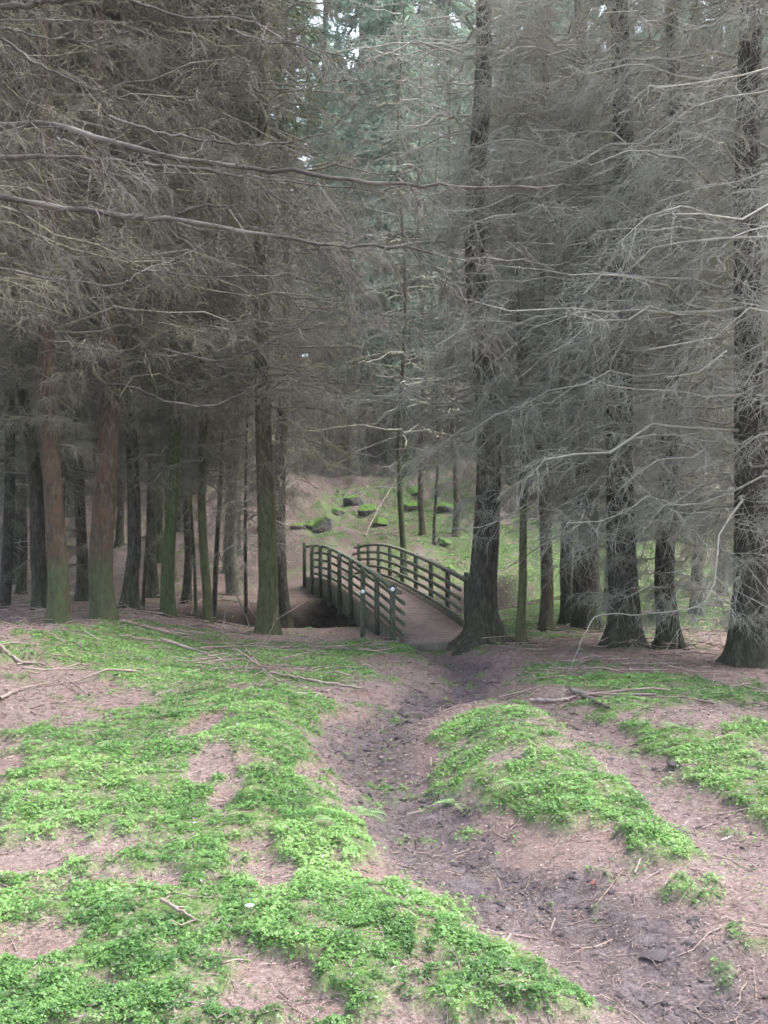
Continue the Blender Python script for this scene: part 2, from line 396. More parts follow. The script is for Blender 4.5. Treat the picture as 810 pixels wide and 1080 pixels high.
# ------------------------------------------------------------------ ground cover (stuff)
def log_scatter(n, r0, r1, a0=-40, a1=40):
    r = np.exp(rng.uniform(np.log(r0), np.log(r1), n)); a = np.radians(rng.uniform(a0, a1, n))
    return r * np.sin(a), r * np.cos(a), r
def leaf_mesh(x, y, z, size, tint, petals=None):
    """trefoil leaves: three folded leaflets each"""
    n = len(x)
    th0 = rng.uniform(0, 2 * PI, n)
    tilt = rng.normal(0, .35, (n, 2))
    Vs, Fs = [], []
    for l in range(3):
        th = th0 + l * 2 * PI / 3 + rng.normal(0, .15, n)
        d = np.stack([np.cos(th), np.sin(th)], 1); q = np.stack([-np.sin(th), np.cos(th)], 1)
        L = size * rng.uniform(.85, 1.15, n); W = L * .46
        def P(a, b, up):
            xy = d * (L * a)[:, None] + q * (W * b)[:, None]
            zz = up * L + (xy * tilt).sum(1)
            return np.stack([x + xy[:, 0], y + xy[:, 1], z + zz], 1)
        Vs.append(np.stack([P(.02, 0, 0), P(.62, -1, -.05), P(.98, 0, -.16), P(.62, 1, -.05)], 1))
    V = np.stack(Vs, 1).reshape(-1, 3)
    F = np.arange(len(V)).reshape(-1, 4)
    return V, F, np.repeat(tint, 12)
x, y, r = log_scatter(2800000, 2.2, 46)
mm = moss_mask(x, y)
keep = rng.random(len(x)) < mm ** 1.3 * np.clip((fbm(x, y, 11, 3, 40) - .36) * 1.9 + .012 * r, .015, .6) + .016 * (r < 11) * np.where(x < .2, 1., .8 * (pdist(x, y, PATH) > .45)) * sstep(.3, .6, fbm(x, y, 1.5, 2, 41)) * sstep(.4, .6, fbm(x, y, 12, 2, 42))
x, y, r, mm = x[keep], y[keep], r[keep], mm[keep]
sz = (.0068 + .0006 * np.maximum(r - 3, 0)) * rng.uniform(.65, 1.35, len(x))
clump = fbm(x, y, 5.5, 3, 44)
lift = rng.random(len(x)) * (.005 + .026 * clump * mm * np.clip(1.4 - r / 20, .4, 1))
z = ground(x, y) + lift + .004
tint = np.clip(.42 + rng.normal(0, .2, len(x)) + (fbm(x, y, 1.6, 3, 47) - .5) * 1.0 + (fbm(x, y, 9, 2, 48) - .5) * .7 + lift * 5, 0, 1)
V, F, T = leaf_mesh(x, y, z, sz, tint)
# white wood-sorrel flowers among the leaves
fx, fy_, fr = log_scatter(900, 2.4, 7); k2 = (rng.random(900) < moss_mask(fx, fy_) * .12); fx, fy_ = fx[k2], fy_[k2]
V2, F2, T2 = leaf_mesh(fx, fy_, ground(fx, fy_) + .055, np.full(len(fx), .005), np.full(len(fx), 1.))
fm = np.concatenate([np.zeros(len(F)), np.ones(len(F2))])
o = link('clover_carpet', mk_mesh('clover_carpet', np.concatenate([V, V2]), np.concatenate([F, F2 + len(V)]), None, False, {'tint': ('POINT', np.concatenate([T, T2]))}, [M_CLOVER, M_PETAL], fm))
o['kind'] = 'stuff'; o['label'] = 'bright green clover and moss carpeting the forest floor'
print('clover leaves', len(x))

# needle litter and twig crumbs
x, y, r = log_scatter(260000, 2.2, 22)
keep = rng.random(len(x)) < (1 - .55 * moss_mask(x, y)) * .8; x, y, r = x[keep], y[keep], r[keep]
n = len(x); mu = mud_mask(x, y)
big = rng.random(n) < .025
L = np.where(big, rng.uniform(.02, .06, n), rng.uniform(.005, .011, n)) * np.clip(r / 5, .8, 1.8); W = np.where(big, .0018, .0011) * np.clip(r / 4, .8, 3.0) * rng.uniform(.7, 1.6, n)
th = rng.uniform(0, PI, n); tz = rng.normal(0, .16, n)
d = np.stack([np.cos(th), np.sin(th), tz], 1); q = np.stack([-np.sin(th), np.cos(th), rng.normal(0, .5, n)], 1)
c = np.stack([x, y, ground(x, y) + .006 + rng.random(n) * .008], 1)
V = np.stack([c - d * L[:, None] - q * W[:, None], c + d * L[:, None] - q * W[:, None], c + d * L[:, None] + q * W[:, None], c - d * L[:, None] + q * W[:, None]], 1).reshape(-1, 3)
tint = np.clip(rng.normal(.55, .25, n) - .3 * mu - .15 * big, 0, 1)
o = link('needle_litter', mk_mesh('needle_litter', V, np.arange(4 * n).reshape(-1, 4), M_LITTER, False, {'tint': ('POINT', np.repeat(tint, 4))}))
o['kind'] = 'stuff'; o['label'] = 'pinkish brown fallen needles and twig crumbs on the ground'

# mud clods on the trodden path
x, y, r = log_scatter(60000, 2.4, 14)
keep = rng.random(len(x)) < np.clip(mud_mask(x, y) * 1.2 - .2, 0, 1) * .5 * (fbm(x, y, 3, 3, 51) > .44); x, y, r = x[keep], y[keep], r[keep]; n = len(x)
S = rng.gamma(2., .004, n) * np.clip(r / 5, .8, 1.5) + .004
oc = np.array([(1, 0, 0), (0, 1, 0), (-1, 0, 0), (0, -1, 0), (.5, .3, .6), (-.4, .4, .7), (-.3, -.5, .55), (.5, -.4, .65)])
rot = rng.uniform(0, 2 * PI, n); jit = rng.uniform(.6, 1.3, (n, 8, 3))
b = oc[None] * jit * S[:, None, None] * np.array([1.5, 1, .7])
ca, sa = np.cos(rot)[:, None], np.sin(rot)[:, None]
b = np.stack([b[..., 0] * ca - b[..., 1] * sa, b[..., 0] * sa + b[..., 1] * ca, b[..., 2]], -1)
V = (b + np.stack([x, y, ground(x, y) - .002], 1)[:, None]).reshape(-1, 3)
f = np.array([(0, 1, 5, 4), (1, 2, 6, 5), (2, 3, 7, 6), (3, 0, 4, 7), (4, 5, 6, 7)])
F = (f[None] + np.arange(n)[:, None, None] * 8).reshape(-1, 4)
o = link('mud_clods', mk_mesh('mud_clods', V, F, M_GROUND if False else mat_plain('damp_mud', (.06, .05, .052), .8), False))
o['kind'] = 'stuff'; o['label'] = 'dark crumbs of damp mud along the trodden path'

# ------------------------------------------------------------------ dead twig generator
def grow_twigs(P, R, g, m=16, q=5, sec=(.14, .34), t0=.15, droop=.35, thin=1.0, minlen=.12):
    """P (n,k,3) main limbs -> secondary and tertiary twig polylines"""
    n, k, _ = P.shape
    Lm = np.linalg.norm(np.diff(P, axis=1), axis=2).sum(1)
    t = g.uniform(t0, 1., (n, m)); f = t * (k - 1); i = np.minimum(f.astype(int), k - 2); w = (f - i)[..., None]
    ar = np.arange(n)[:, None]
    base = P[ar, i] * (1 - w) + P[ar, i + 1] * w
    tan = P[ar, i + 1] - P[ar, i]; tan /= np.linalg.norm(tan, axis=2, keepdims=True) + 1e-9
    side = np.cross(tan, np.array([0, 0, 1.])); side /= np.linalg.norm(side, axis=2, keepdims=True) + 1e-9
    sgn = np.where(g.random((n, m)) < .5, -1., 1.)[..., None]
    ang = np.radians(g.uniform(28, 75, (n, m)))[..., None]
    d = tan * np.cos(ang) + side * sgn * np.sin(ang) + np.array([0, 0, 1.]) * g.normal(-.12, .3, (n, m, 1))
    d /= np.linalg.norm(d, axis=2, keepdims=True)
    L = (Lm[:, None] * g.uniform(sec[0], sec[1], (n, m)) * (1.15 - .75 * t) + minlen)
    base = base.reshape(-1, 3); d = d.reshape(-1, 3); L = L.ravel()
    k2 = 5; s = np.linspace(0, 1, k2)[None, :, None]
    wob = np.cumsum(g.normal(0, .085, (len(L), k2, 3)), 1); wob[:, 0] = 0
    S = base[:, None] + L[:, None, None] * (d[:, None] * s + wob) - np.array([0, 0, 1.]) * (L * droop * g.uniform(.2, 1.6, len(L)))[:, None, None] * s ** 2
    RS = (.0021 + .0016 * L)[:, None] * np.linspace(1, .4, k2)[None] * thin
    out = [(S, RS)]
    if q:
        t = g.uniform(.15, 1., (len(L), q)); f = t * (k2 - 1); i = np.minimum(f.astype(int), k2 - 2); w = (f - i)[..., None]; ar = np.arange(len(L))[:, None]
        b2 = (S[ar, i] * (1 - w) + S[ar, i + 1] * w).reshape(-1, 3)
        tn = (S[ar, i + 1] - S[ar, i]).reshape(-1, 3); tn /= np.linalg.norm(tn, axis=1, keepdims=True) + 1e-9
        d2 = tn * .8 + g.normal(0, .55, tn.shape) + np.array([0, 0, -.12]); d2 /= np.linalg.norm(d2, axis=1, keepdims=True)
        L2 = np.repeat(L, q) * g.uniform(.2, .5, len(b2)) + .05
        s = np.linspace(0, 1, 3)[None, :, None]
        T3 = b2[:, None] + d2[:, None] * L2[:, None, None] * s - np.array([0, 0, 1.]) * (L2 * .3 * g.uniform(-.3, 1.6, len(b2)))[:, None, None] * s ** 2
        out.append((T3, np.full((len(b2), 3), .0019 * thin) * np.array([1, .8, .5])))
    return out
def limbs(h, az, L, g, r0, k=8, rise=(-.15, .2), sag=(.05, .35)):
    n = len(h); t = np.linspace(0, 1, k)[None]
    dx, dy = np.cos(az)[:, None], np.sin(az)[:, None]
    a = g.uniform(*rise, n)[:, None]; b = g.uniform(*sag, n)[:, None]
    wob = np.cumsum(g.normal(0, .036, (n, k, 3)), 1); wob[:, 0] = 0
    Lc = L[:, None]
    P = np.stack([dx * Lc * t, dy * Lc * t, h[:, None] + Lc * (a * t - b * t ** 2 + .35 * b * t ** 4)], -1) + wob * L[:, None, None]
    R = r0[:, None] * (1 - .82 * t)
    return P, R
def branch_variant(seed, long_from=3.0, zmin=.7, zmax=13.0, reach=2.3, m=16, q=5, thin=1.0, mat=None, whorl=.42):
    g = np.random.default_rng(seed)
    hs, az, L = [], [], []
    z = zmin
    while z < zmax:
        nb = g.integers(3, 6)
        a0 = g.uniform(0, 2 * PI)
        for b in range(nb):
            if z < long_from and g.random() < .35: continue
            hs.append(z + g.normal(0, .05)); az.append(a0 + b * 2 * PI / nb + g.normal(0, .25))
            if z < long_from: l = g.uniform(.2, .8) * (.5 + .8 * z / long_from) + (g.random() < .12) * g.uniform(.3, 1.0)
            else: l = reach * g.uniform(.55, 1.2) * (1 - .03 * max(z - 6, 0))
            L.append(l)
        z += whorl * g.uniform(.75, 1.25)
    hs, az, L = map(np.array, (hs, az, L))
    P, R = limbs(hs, az, L, g, .0055 + .0052 * L)
    MBt = MB_()
    V, F = tubes(P, R * thin, 4); MBt.add(V, F)
    for S, RS in grow_twigs(P, R, g, m, q, thin=thin):
        V, F = tubes(S, RS, 3); MBt.add(V, F)
    V, F = MBt.get()
    return mk_mesh('dead_branches', V, F, mat or M_TWIG[0], True)
NEARV = [branch_variant(100 + i, lf, zm, 10.5, rc, 22, 5, 1.25, M_TWIG[mi], wh) for i, (lf, zm, rc, mi, wh) in enumerate([(3.7, 2.6, 2.6, 0, .33), (3.9, 2.8, 2.4, 1, .33), (2.0, .6, 2.5, 2, .38), (2.8, 2.2, 2.5, 2, .28), (1.6, .6, 2.3, 2, .4), (4.1, 3.0, 2.8, 1, .32)])]
GAPV = [branch_variant(250 + i, 2.6, 1.6, 11.0, 1.9, 10, 4, .9, M_TWIG[2], .5) for i in range(2)]
FARV = [branch_variant(200 + i, lf, 1.0, 11.5, rc, 12, 4, 1.7, M_TWIG[mi], .42) for i, (lf, rc, mi) in enumerate([(3.2, 2.0, 0), (2.4, 1.8, 1), (2.8, 2.1, 0), (2.0, 1.7, 2)])]

# ------------------------------------------------------------------ green conifer crowns
def crown_arrays(seed, z0, z1, rad, nb, ns, size):
    g = np.random.default_rng(seed)
    u = np.sort(g.random(nb)) ; z = z0 + (z1 - z0) * u
    rr = rad * np.clip(np.minimum((1 - u) * 1.25 + .05, .45 + u * 2.2), .05, 1) * g.uniform(.6, 1.15, nb)
    az = g.uniform(0, 2 * PI, nb)
    t = g.uniform(.2, 1, (nb, ns)) ** .8
    sg = g.normal(0, .16, (nb, ns)) * rr[:, None] * (.3 + t)
    ca, sa = np.cos(az)[:, None], np.sin(az)[:, None]
    x = ca * rr[:, None] * t - sa * sg; y = sa * rr[:, None] * t + ca * sg
    zz = z[:, None] - rr[:, None] * (.28 * t ** 1.5 - .1 * t) + g.normal(0, .06, (nb, ns))
    c = np.stack([x, y, zz], -1).reshape(-1, 3); n = len(c)
    d = np.stack([np.repeat(ca, ns, 1), np.repeat(sa, ns, 1), np.full((nb, ns), -.35)], -1).reshape(-1, 3) + g.normal(0, .45, (n, 3)); d /= np.linalg.norm(d, axis=1, keepdims=True)
    q = np.cross(d, g.normal(0, 1, (n, 3)) * .5 + np.array([0, 0, 1.])); q /= np.linalg.norm(q, axis=1, keepdims=True)
    L = size * g.uniform(.6, 1.3, n)[:, None]; W = L * .2
    V = np.stack([c - d * L * .5, c - q * W * .5 + d * L * .05, c + d * L * .5, c + q * W * .5 + d * L * .05], 1).reshape(-1, 3)
    tint = np.clip(g.normal(.45, .2, n) + .2 * (t.ravel() - .5), 0, 1)
    return V, np.arange(4 * n).reshape(-1, 4), np.repeat(tint, 4)
def crown_mesh(seed, z0, z1, rad, nb, ns, size, mat):
    V, F, T = crown_arrays(seed, z0, z1, rad, nb, ns, size)
    return mk_mesh('crown', V, F, mat, False, {'tint': ('POINT', T)})
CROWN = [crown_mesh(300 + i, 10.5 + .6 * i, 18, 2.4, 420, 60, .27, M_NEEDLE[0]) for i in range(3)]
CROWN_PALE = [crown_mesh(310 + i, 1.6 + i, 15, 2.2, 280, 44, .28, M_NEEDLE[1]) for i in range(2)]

# ------------------------------------------------------------------ trunks and trees
def trunk_mesh(dia, H, mat, seed, flare=.6, bend=None, sides=28, rings=70):
    g = np.random.default_rng(seed)
    zs = np.concatenate([np.linspace(-.35, 1.2, rings // 2), np.linspace(1.2, H, rings - rings // 2 + 1)[1:]])
    th = np.arange(sides) * 2 * PI / sides
    Z, T = np.meshgrid(zs, th, indexing='ij')
    lob = g.integers(4, 7); ph = g.uniform(0, 6.28)
    zz = np.maximum(Z, -.1)
    r = dia / 2 * (1 - .8 * np.clip(Z, 0, H) / H)
    r = r * (1 + flare * np.exp(-np.maximum(zz, -.05) / .22) * (.65 + .55 * np.maximum(np.cos(lob * T / 1 + ph), -.4) + .25 * np.cos(2 * T + ph * 2)) + .12 * np.exp(-zz / .9))
    s = seed * 1.7
    r = r * (1 + .09 * (fbm(np.cos(T) * 2.2 + s, Z * 1.1 + np.sin(T) * 2.2, 2.0, 4, seed % 9) - .5) + .06 * (fbm(T * 5 + s, Z * 9, 1., 2, seed % 7) - .5))
    bx = np.zeros_like(zs); by = np.zeros_like(zs)
    if bend is not None:
        b = np.array(bend, float); zz1 = np.linspace(0, H, 200)
        bx = np.interp(zs, zz1, np.convolve(np.pad(np.interp(zz1, b[:, 0], b[:, 1]), 6, mode='edge'), np.ones(13) / 13, mode='valid'))
    bx = bx + (.03 + .09 * g.random()) * np.sin(zs * g.uniform(.5, 1.0) + s) * np.clip(zs, 0, 1); by = by + .03 * np.sin(zs * .7 + 2 * s) * np.clip(zs, 0, 1)
    V = np.stack([bx[:, None] + r * np.cos(T), by[:, None] + r * np.sin(T), Z], -1).reshape(-1, 3)
    k = len(zs); i = np.arange(k - 1)[:, None]; j = np.arange(sides)[None]; j2 = (j + 1) % sides
    F = np.stack([i * sides + j, i * sides + j2, (i + 1) * sides + j2, (i + 1) * sides + j], -1).reshape(-1, 4)
    return mk_mesh('trunk', V, F, mat)
BR_I = [0]
def tree(X, Y, dia, H, bark, label, group=None, var=None, lean=0., flare=.6, bend=None, crown=0, tme=None, rot=None, bscale=1.0, bz=1.0, sink=.03, twice=False):
    z = gz(X, Y)
    root = empty('spruce_tree', (X, Y, z - sink), label, 'tree', group)
    root.rotation_euler = (0, lean, 0)
    BR_I[0] += 1; sd = BR_I[0]
    link('trunk', tme or trunk_mesh(dia, H, M_BARK[bark], sd, flare, bend), root)
    if var is not None:
        if twice: b = link('dead_branches', var, root); b.rotation_euler = (0, 0, rng.uniform(0, 6.28)); b.scale = (1.1, 1.1, 1.03)
        b = link('dead_branches', var, root); b.rotation_euler = (0, 0, rot if rot is not None else rng.uniform(0, 6.28)); b.scale = (bscale, bscale, bz)
    if crown is not None:
        c = link('crown', CROWN[crown % 3] if crown < 10 else CROWN_PALE[crown % 2], root); c.rotation_euler = (0, 0, rng.uniform(0, 6.28))
    return root
def at(px, d): return (px - CX) / FPX * d, d
# px of the trunk base in the photo, distance, diameter, bark, branch variant, lean (rad, + = towards right at top), flare, label
MAIN = [
 (61, 13.6, .30, 'red', 0, -.012, .35, 'slim trunk at far left with rusty upper bark and green foot', dict(bend=[(0, 0), (2.6, -.02), (4.2, -.1), (8, -.12), (18, -.1)])),
 (43, 16.2, .28, 'dark', 1, 0, .5, 'dark crooked trunk bending left in a long curve behind the slim rusty trunk', dict(bend=[(0, 0), (2.3, .03), (3.6, -.22), (4.6, -.42), (6.5, -.5), (18, -.6)])),
 (110, 14.5, .385, 'red', 5, -.005, .28, 'thickest left trunk, red brown above with a pale green algae sleeve at its foot', {}),
 (136, 16.5, .26, 'dark', 1, -.02, 1.0, 'dark trunk with spreading foot close behind the red brown trunk', {}),
 (86, 21.5, .28, 'dark', 0, 0, .4, 'shadowed trunk in the gap between slim rusty trunk and thick red brown trunk', {}),
 (162, 22, .26, 'dark', 1, 0, .4, 'dark narrow trunk just left of the mossy dark green trunk', {}),
 (178, 16.2, .24, 'green', 0, 0, .35, 'straight mossy dark green trunk right of the spreading-footed trunk', {}),
 (196, 21, .19, 'dark', 1, 0, .4, 'thin dark trunk between the mossy green trunk and the slender greenish pole', {}),
 (219, 16.7, .17, 'olive', 0, -.01, .3, 'slender greenish pole-like trunk on the stream bank left of the footbridge', dict(twice=True)),
 (231, 20, .12, 'dark', None, 0, .4, 'very thin dark stem just right of the slender greenish pole', {}),
 (240, 26, .26, 'grey', 3, 0, .3, 'grey purple trunk set back across the stream behind the thin dark stem', {}),
 (281, 16.4, .36, 'olive', 0, -.008, .5, 'stout olive brown trunk standing left of the bridge on the near bank', {}),
 (299, 21, .31, 'dark', 1, 0, .35, 'dark straight trunk just behind and right of the stout olive trunk by the bridge', {}),
 (512, 15.6, .45, 'dark', 3, -.012, 1.8, 'big spruce with flared roots beside the near right end of the footbridge', {}),
 (549, 15.0, .14, 'olive', 3, -.008, .35, 'thin olive sapling trunk just right of the big flared spruce', dict(H=7., bscale=.45)),
 (576, 17, .22, 'brown', 0, -.004, .4, 'medium brown trunk second right of the big flared spruce', {}),
 (600, 18.2, .24, 'dark', 0, .03, .7, 'dark leaning trunk pressed against the left side of the twin-toned trunk', {}),
 (619, 17.4, .46, 'dark', 3, -.006, .45, 'thick twin-toned brown trunk in the middle of the right-hand row', dict(twice=True)),
 (642, 20.5, .22, 'red', 2, -.004, .4, 'narrow reddish trunk half hidden between two thick trunks of the right row', {}),
 (658, 14.6, .45, 'dark', 2, -.006, .6, 'thick dark trunk with shaggy dead twigs around its base in the right row', dict(twice=True)),
 (707, 14.6, .30, 'dark', 4, .003, .9, 'dark trunk with wide splayed foot second from the right edge', dict(twice=True)),
 (735, 19.5, .24, 'grey', 2, 0, .4, 'grey trunk veiled by pale drooping twigs between two dark right trunks', {}),
 (786, 12.1, .40, 'dark', 2, .012, .7, 'nearest dark trunk at right with stubby twigs, close to the picture edge', dict(twice=True)),
 (822, 13.2, .36, 'dark', 4, 0, .5, 'dark trunk cut off by the right picture edge', {}),
 (150, 19.5, .1, 'dark', 0, .03, .4, 'thin slanting stem between the spreading-footed trunk and the mossy green trunk', dict(H=9., bscale=.5)),
 (206, 18.5, .09, 'green', 1, -.02, .4, 'pencil-thin green stem crowding the slender greenish pole', dict(H=8., bscale=.5)),
 (258, 19.8, .1, 'dark', 3, .015, .4, 'thin dark stem in the gap left of the stout olive brown trunk', dict(H=9., bscale=.5)),
 (74, 18.5, .13, 'dark', 0, -.02, .4, 'thin shadowed stem just behind the slim rusty trunk', dict(H=12., bscale=.7)),
 (6, 19, .27, 'dark', 1, 0, .4, 'dark trunk cut by the left picture edge', {}),
 (22, 23, .24, 'dark', 3, 0, .4, 'second dark trunk from the left edge, well back in the shade', {}),
]
for k, (px, d, dia, bark, v, lean, fl, lab, ex) in enumerate(MAIN):
    X, Y = at(px, d)
    tree(X, Y, dia * (.9 if px < 290 else 1.0), ex.pop('H', 18.5), bark, lab, 'spruces along the near bank and stream', NEARV[v] if v is not None else None, lean, fl, crown=(k % 3 if px < 235 else None), **ex)
# small trunks beyond the bridge
BEY = [
 (425, 25.5, .16, 'green', 'slim dark green trunk rising directly behind the bridge rail near its middle', 0),
 (446, 30.5, .19, 'brown', 'slim brown trunk on the mossy slope just right of the slim dark green trunk', 1),
 (458, 29.0, .085, 'dark', 'thread-thin stem between two slim trunks on the mossy slope', None),
 (481, 30.0, .21, 'brown', 'rough brown trunk with flared foot on the mossy slope left of the big spruce', 2),
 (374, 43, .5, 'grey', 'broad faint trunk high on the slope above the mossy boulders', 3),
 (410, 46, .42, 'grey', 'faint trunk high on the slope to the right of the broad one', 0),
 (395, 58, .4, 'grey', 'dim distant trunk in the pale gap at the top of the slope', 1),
]
for px, d, dia, bark, lab, v in BEY:
    X, Y = at(px, d)
    tree(X, Y, dia, 15, bark, lab, 'slim trunks on the slope beyond the bridge', GAPV[v % 2] if v is not None else None, rng.normal(0, .008), .5, crown=None, bscale=1.5, bz=1.45)
# deeper wood
TM = [trunk_mesh(.26, 17, M_BARK[b], 60 + i, .5, None, 14, 30) for i, b in enumerate(['dark', 'brown', 'grey', 'dark', 'green'])]
placed = [at(t[0], t[1]) for t in MAIN] + [at(t[0], t[1]) for t in BEY]
def deep(n, xr, yr, label, group, pal=False, tries=6000, sp=1.7, avoid=True):
    c = 0
    for _ in range(tries):
        if c >= n: break
        Y = rng.uniform(*yr); u = rng.uniform(*xr); X = (u - CX) / FPX * Y
        if min((X - a) ** 2 + (Y - b) ** 2 for a, b in placed) < sp * sp: continue
        if pdist(np.array(X), np.array(Y), STREAM) < 1.7 or pdist(np.array(X), np.array(Y), UPHILL) < 1.4: continue
        if avoid and 340 < u < 525 and (Y < 40 or group.startswith('dist') or u > 365): continue
        placed.append((X, Y)); k = int(rng.integers(0, 5))
        s = rng.uniform(.75, 1.25)
        r = tree(X, Y, .26, 17, 'dark', label, group, None if pal else FARV[int(rng.integers(0, 4))], rng.normal(0, .012), crown=(10 + k if pal else (None if xr[0] > 500 or u > 215 else k)), tme=TM[k])
        r.scale = (s, s, rng.uniform(.9, 1.15)) if not pal else (s * 1.35, s * 1.35, rng.uniform(1.5, 2.0)); c += 1
deep(42, (-60, 280), (21, 46), 'slender dark spruce crowded deep in the shade beyond the stream at left', 'spruces deep in the left-hand wood')
deep(15, (520, 880), (21, 44), 'slender grey brown spruce deep among pale twigs beyond the stream at right', 'spruces deep in the right-hand wood')
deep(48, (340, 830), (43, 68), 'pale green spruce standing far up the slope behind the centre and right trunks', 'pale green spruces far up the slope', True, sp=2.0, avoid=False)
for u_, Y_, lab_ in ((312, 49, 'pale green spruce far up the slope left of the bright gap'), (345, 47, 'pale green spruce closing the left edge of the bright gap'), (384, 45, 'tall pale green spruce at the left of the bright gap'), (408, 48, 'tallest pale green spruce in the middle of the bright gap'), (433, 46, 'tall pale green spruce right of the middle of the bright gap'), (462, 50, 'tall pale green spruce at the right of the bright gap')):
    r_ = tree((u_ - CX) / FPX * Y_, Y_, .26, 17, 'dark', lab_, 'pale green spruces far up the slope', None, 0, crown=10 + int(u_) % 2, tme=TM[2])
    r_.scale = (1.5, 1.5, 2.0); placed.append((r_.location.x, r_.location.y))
deep(24, (-60, 345), (46, 70), 'distant spruce at the back of the wood, only a dim grey stem', 'distant spruces at the back of the wood', sp=2.4)

# far wood that reads as one mass
fb = MB_(); tt = []; mi = []
V0, F0, T0 = crown_arrays(401, .6, 16, 2.8, 140, 15, .8)
for i in range(300):
    Y = rng.uniform(72, 140); X = rng.uniform(-.62, .62) * Y
    if abs(X / Y - .03) < .14 and rng.random() < .45: continue
    s = rng.uniform(1.1, 1.75); a = rng.uniform(0, 6.28); z = gz(X, Y)
    W = np.stack([V0[:, 0] * math.cos(a) - V0[:, 1] * math.sin(a), V0[:, 0] * math.sin(a) + V0[:, 1] * math.cos(a), V0[:, 2]], 1) * s + np.array([X, Y, z])
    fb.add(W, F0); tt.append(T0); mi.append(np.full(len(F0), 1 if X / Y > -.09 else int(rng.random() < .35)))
    V, F = tubes(np.array([[(X, Y, z - .2), (X, Y, z + 5), (X, Y, z + 15 * s)]]), np.array([[.2, .15, .03]]), 6); fb.add(V, F); tt.append(np.zeros(len(V))); mi.append(np.full(len(F), 2))
V, F = fb.get()
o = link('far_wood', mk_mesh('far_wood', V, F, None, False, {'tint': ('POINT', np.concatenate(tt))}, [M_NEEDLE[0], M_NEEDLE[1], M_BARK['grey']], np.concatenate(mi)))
o['kind'] = 'stuff'; o['label'] = 'far off conifer wood closing the view at the top of the hill'

# ------------------------------------------------------------------ long bare limbs reaching in from the left (tree just outside the frame)
def smooth_poly(p, k=26):
    p = np.array(p, float); t = np.linspace(0, 1, len(p)); tt = np.linspace(0, 1, k)
    out = []
    for c in range(p.shape[1]):
        v = p[:, c]; m = np.gradient(v, t); i = np.clip(np.searchsorted(t, tt, 'right') - 1, 0, len(p) - 2)
        h = t[i + 1] - t[i]; s = (tt - t[i]) / h
        out.append((2 * s ** 3 - 3 * s ** 2 + 1) * v[i] + (s ** 3 - 2 * s ** 2 + s) * h * m[i] + (-2 * s ** 3 + 3 * s ** 2) * v[i + 1] + (s ** 3 - s ** 2) * h * m[i + 1])
    return np.stack(out, 1)
def px3(p, d): return ((p[0] - CX) / FPX * d, d, EYE - (p[1] - HROW) / FPX * d)
def limb(parent, origin, pts, d0, d1, r0, r1, seed, m=26, q=4, mat=None, sec=(.05, .16), name='limb', start=None):
    """pts in photo pixels from the trunk outward; depth runs d0 -> d1"""
    g = np.random.default_rng(seed)
    n = len(pts); P = [px3(p, d0 + (d1 - d0) * i / (n - 1)) for i, p in enumerate(pts)]
    if start is not None: P = [start] + P
    P = smooth_poly(P, 34); k = len(P)
    P[1:] += g.normal(0, .004 + r0 * .2, (k - 1, 3)) + np.cumsum(g.normal(0, .006 + r0 * .12, (k - 1, 3)), 0) * .5; r0 *= 1.0
    R = np.linspace(r0, r1, k) * (1 + .12 * g.normal(0, 1, k))
    b = MB_(); V, F = tubes(P[None], R[None], 8); b.add(V, F)
    if m:
        for S, RS in grow_twigs(P[None], R[None], g, m, q, sec, .12, .3, 1.15, .15):
            V, F = tubes(S, RS, 3); b.add(V, F)
    V, F = b.get(); V = V - np.array(origin)
    return link(name, mk_mesh(name, V, F, mat or M_LIMB), parent)
X, Y = -4.15, 7.6
oz = gz(X, Y) - .03; OR = (X, Y, oz)
host = empty('spruce_tree', OR, 'tree just beyond the left edge with long bare limbs sweeping across the top', 'tree')
link('trunk', trunk_mesh(.4, 16, M_BARK['brown'], 77, .5), host)
hb = link('dead_branches', branch_variant(501, 3.2, 1.0, 9, 1.6, 14, 5, 1.0, M_TWIG[0]), host)
def st(row, d=7.6): return (X, Y, EYE - (row - HROW) / FPX * d)
limb(host, OR, [(-20, 134), (60, 133), (150, 158), (250, 172), (340, 180), (420, 188), (500, 190), (585, 187)], 7.5, 7.0, .033, .006, 1, 60, 5, start=st(140))
limb(host, OR, [(-20, 165), (90, 166), (150, 172), (215, 178), (270, 186), (330, 192), (390, 200)], 7.7, 7.9, .023, .004, 2, 44, 5, start=st(168))
limb(host, OR, [(-20, 206), (50, 215), (130, 228), (185, 230), (290, 247), (350, 254), (400, 258), (470, 270), (552, 274)], 7.2, 6.6, .027, .005, 3, 60, 5, start=st(200))
limb(host, OR, [(-20, 6), (30, 4), (70, 0), (100, -8)], 7.6, 7.4, .03, .012, 5, 14, 4, start=st(10))
limb(host, OR, [(-10, 35), (40, 65), (75, 83), (125, 103), (180, 122)], 7.9, 8.2, .017, .004, 6, 24, 5, start=st(25))
limb(host, OR, [(-10, 20), (60, 23), (100, 25), (140, 30)], 8.0, 8.4, .014, .004, 7, 16, 4, start=st(18))
limb(host, OR, [(-10, 30), (50, 38), (95, 40), (115, 33)], 8.2, 8.6, .013, .004, 8, 16, 4, start=st(32))
limb(host, OR, [(115, 122), (165, 140), (215, 150), (260, 155), (310, 150), (350, 135), (392, 100)], 7.8, 8.4, .012, .004, 9, 22, 5)
limb(host, OR, [(135, 0), (150, 6), (200, 18), (260, 20), (320, 45), (400, 65)], 7.6, 8.2, .014, .004, 10, 26, 5, start=(X + .3, Y, EYE + 4.6))
limb(host, OR, [(188, 226), (215, 219), (245, 220), (262, 214), (275, 200)], 7.05, 7.2, .012, .003, 11, 10, 4)
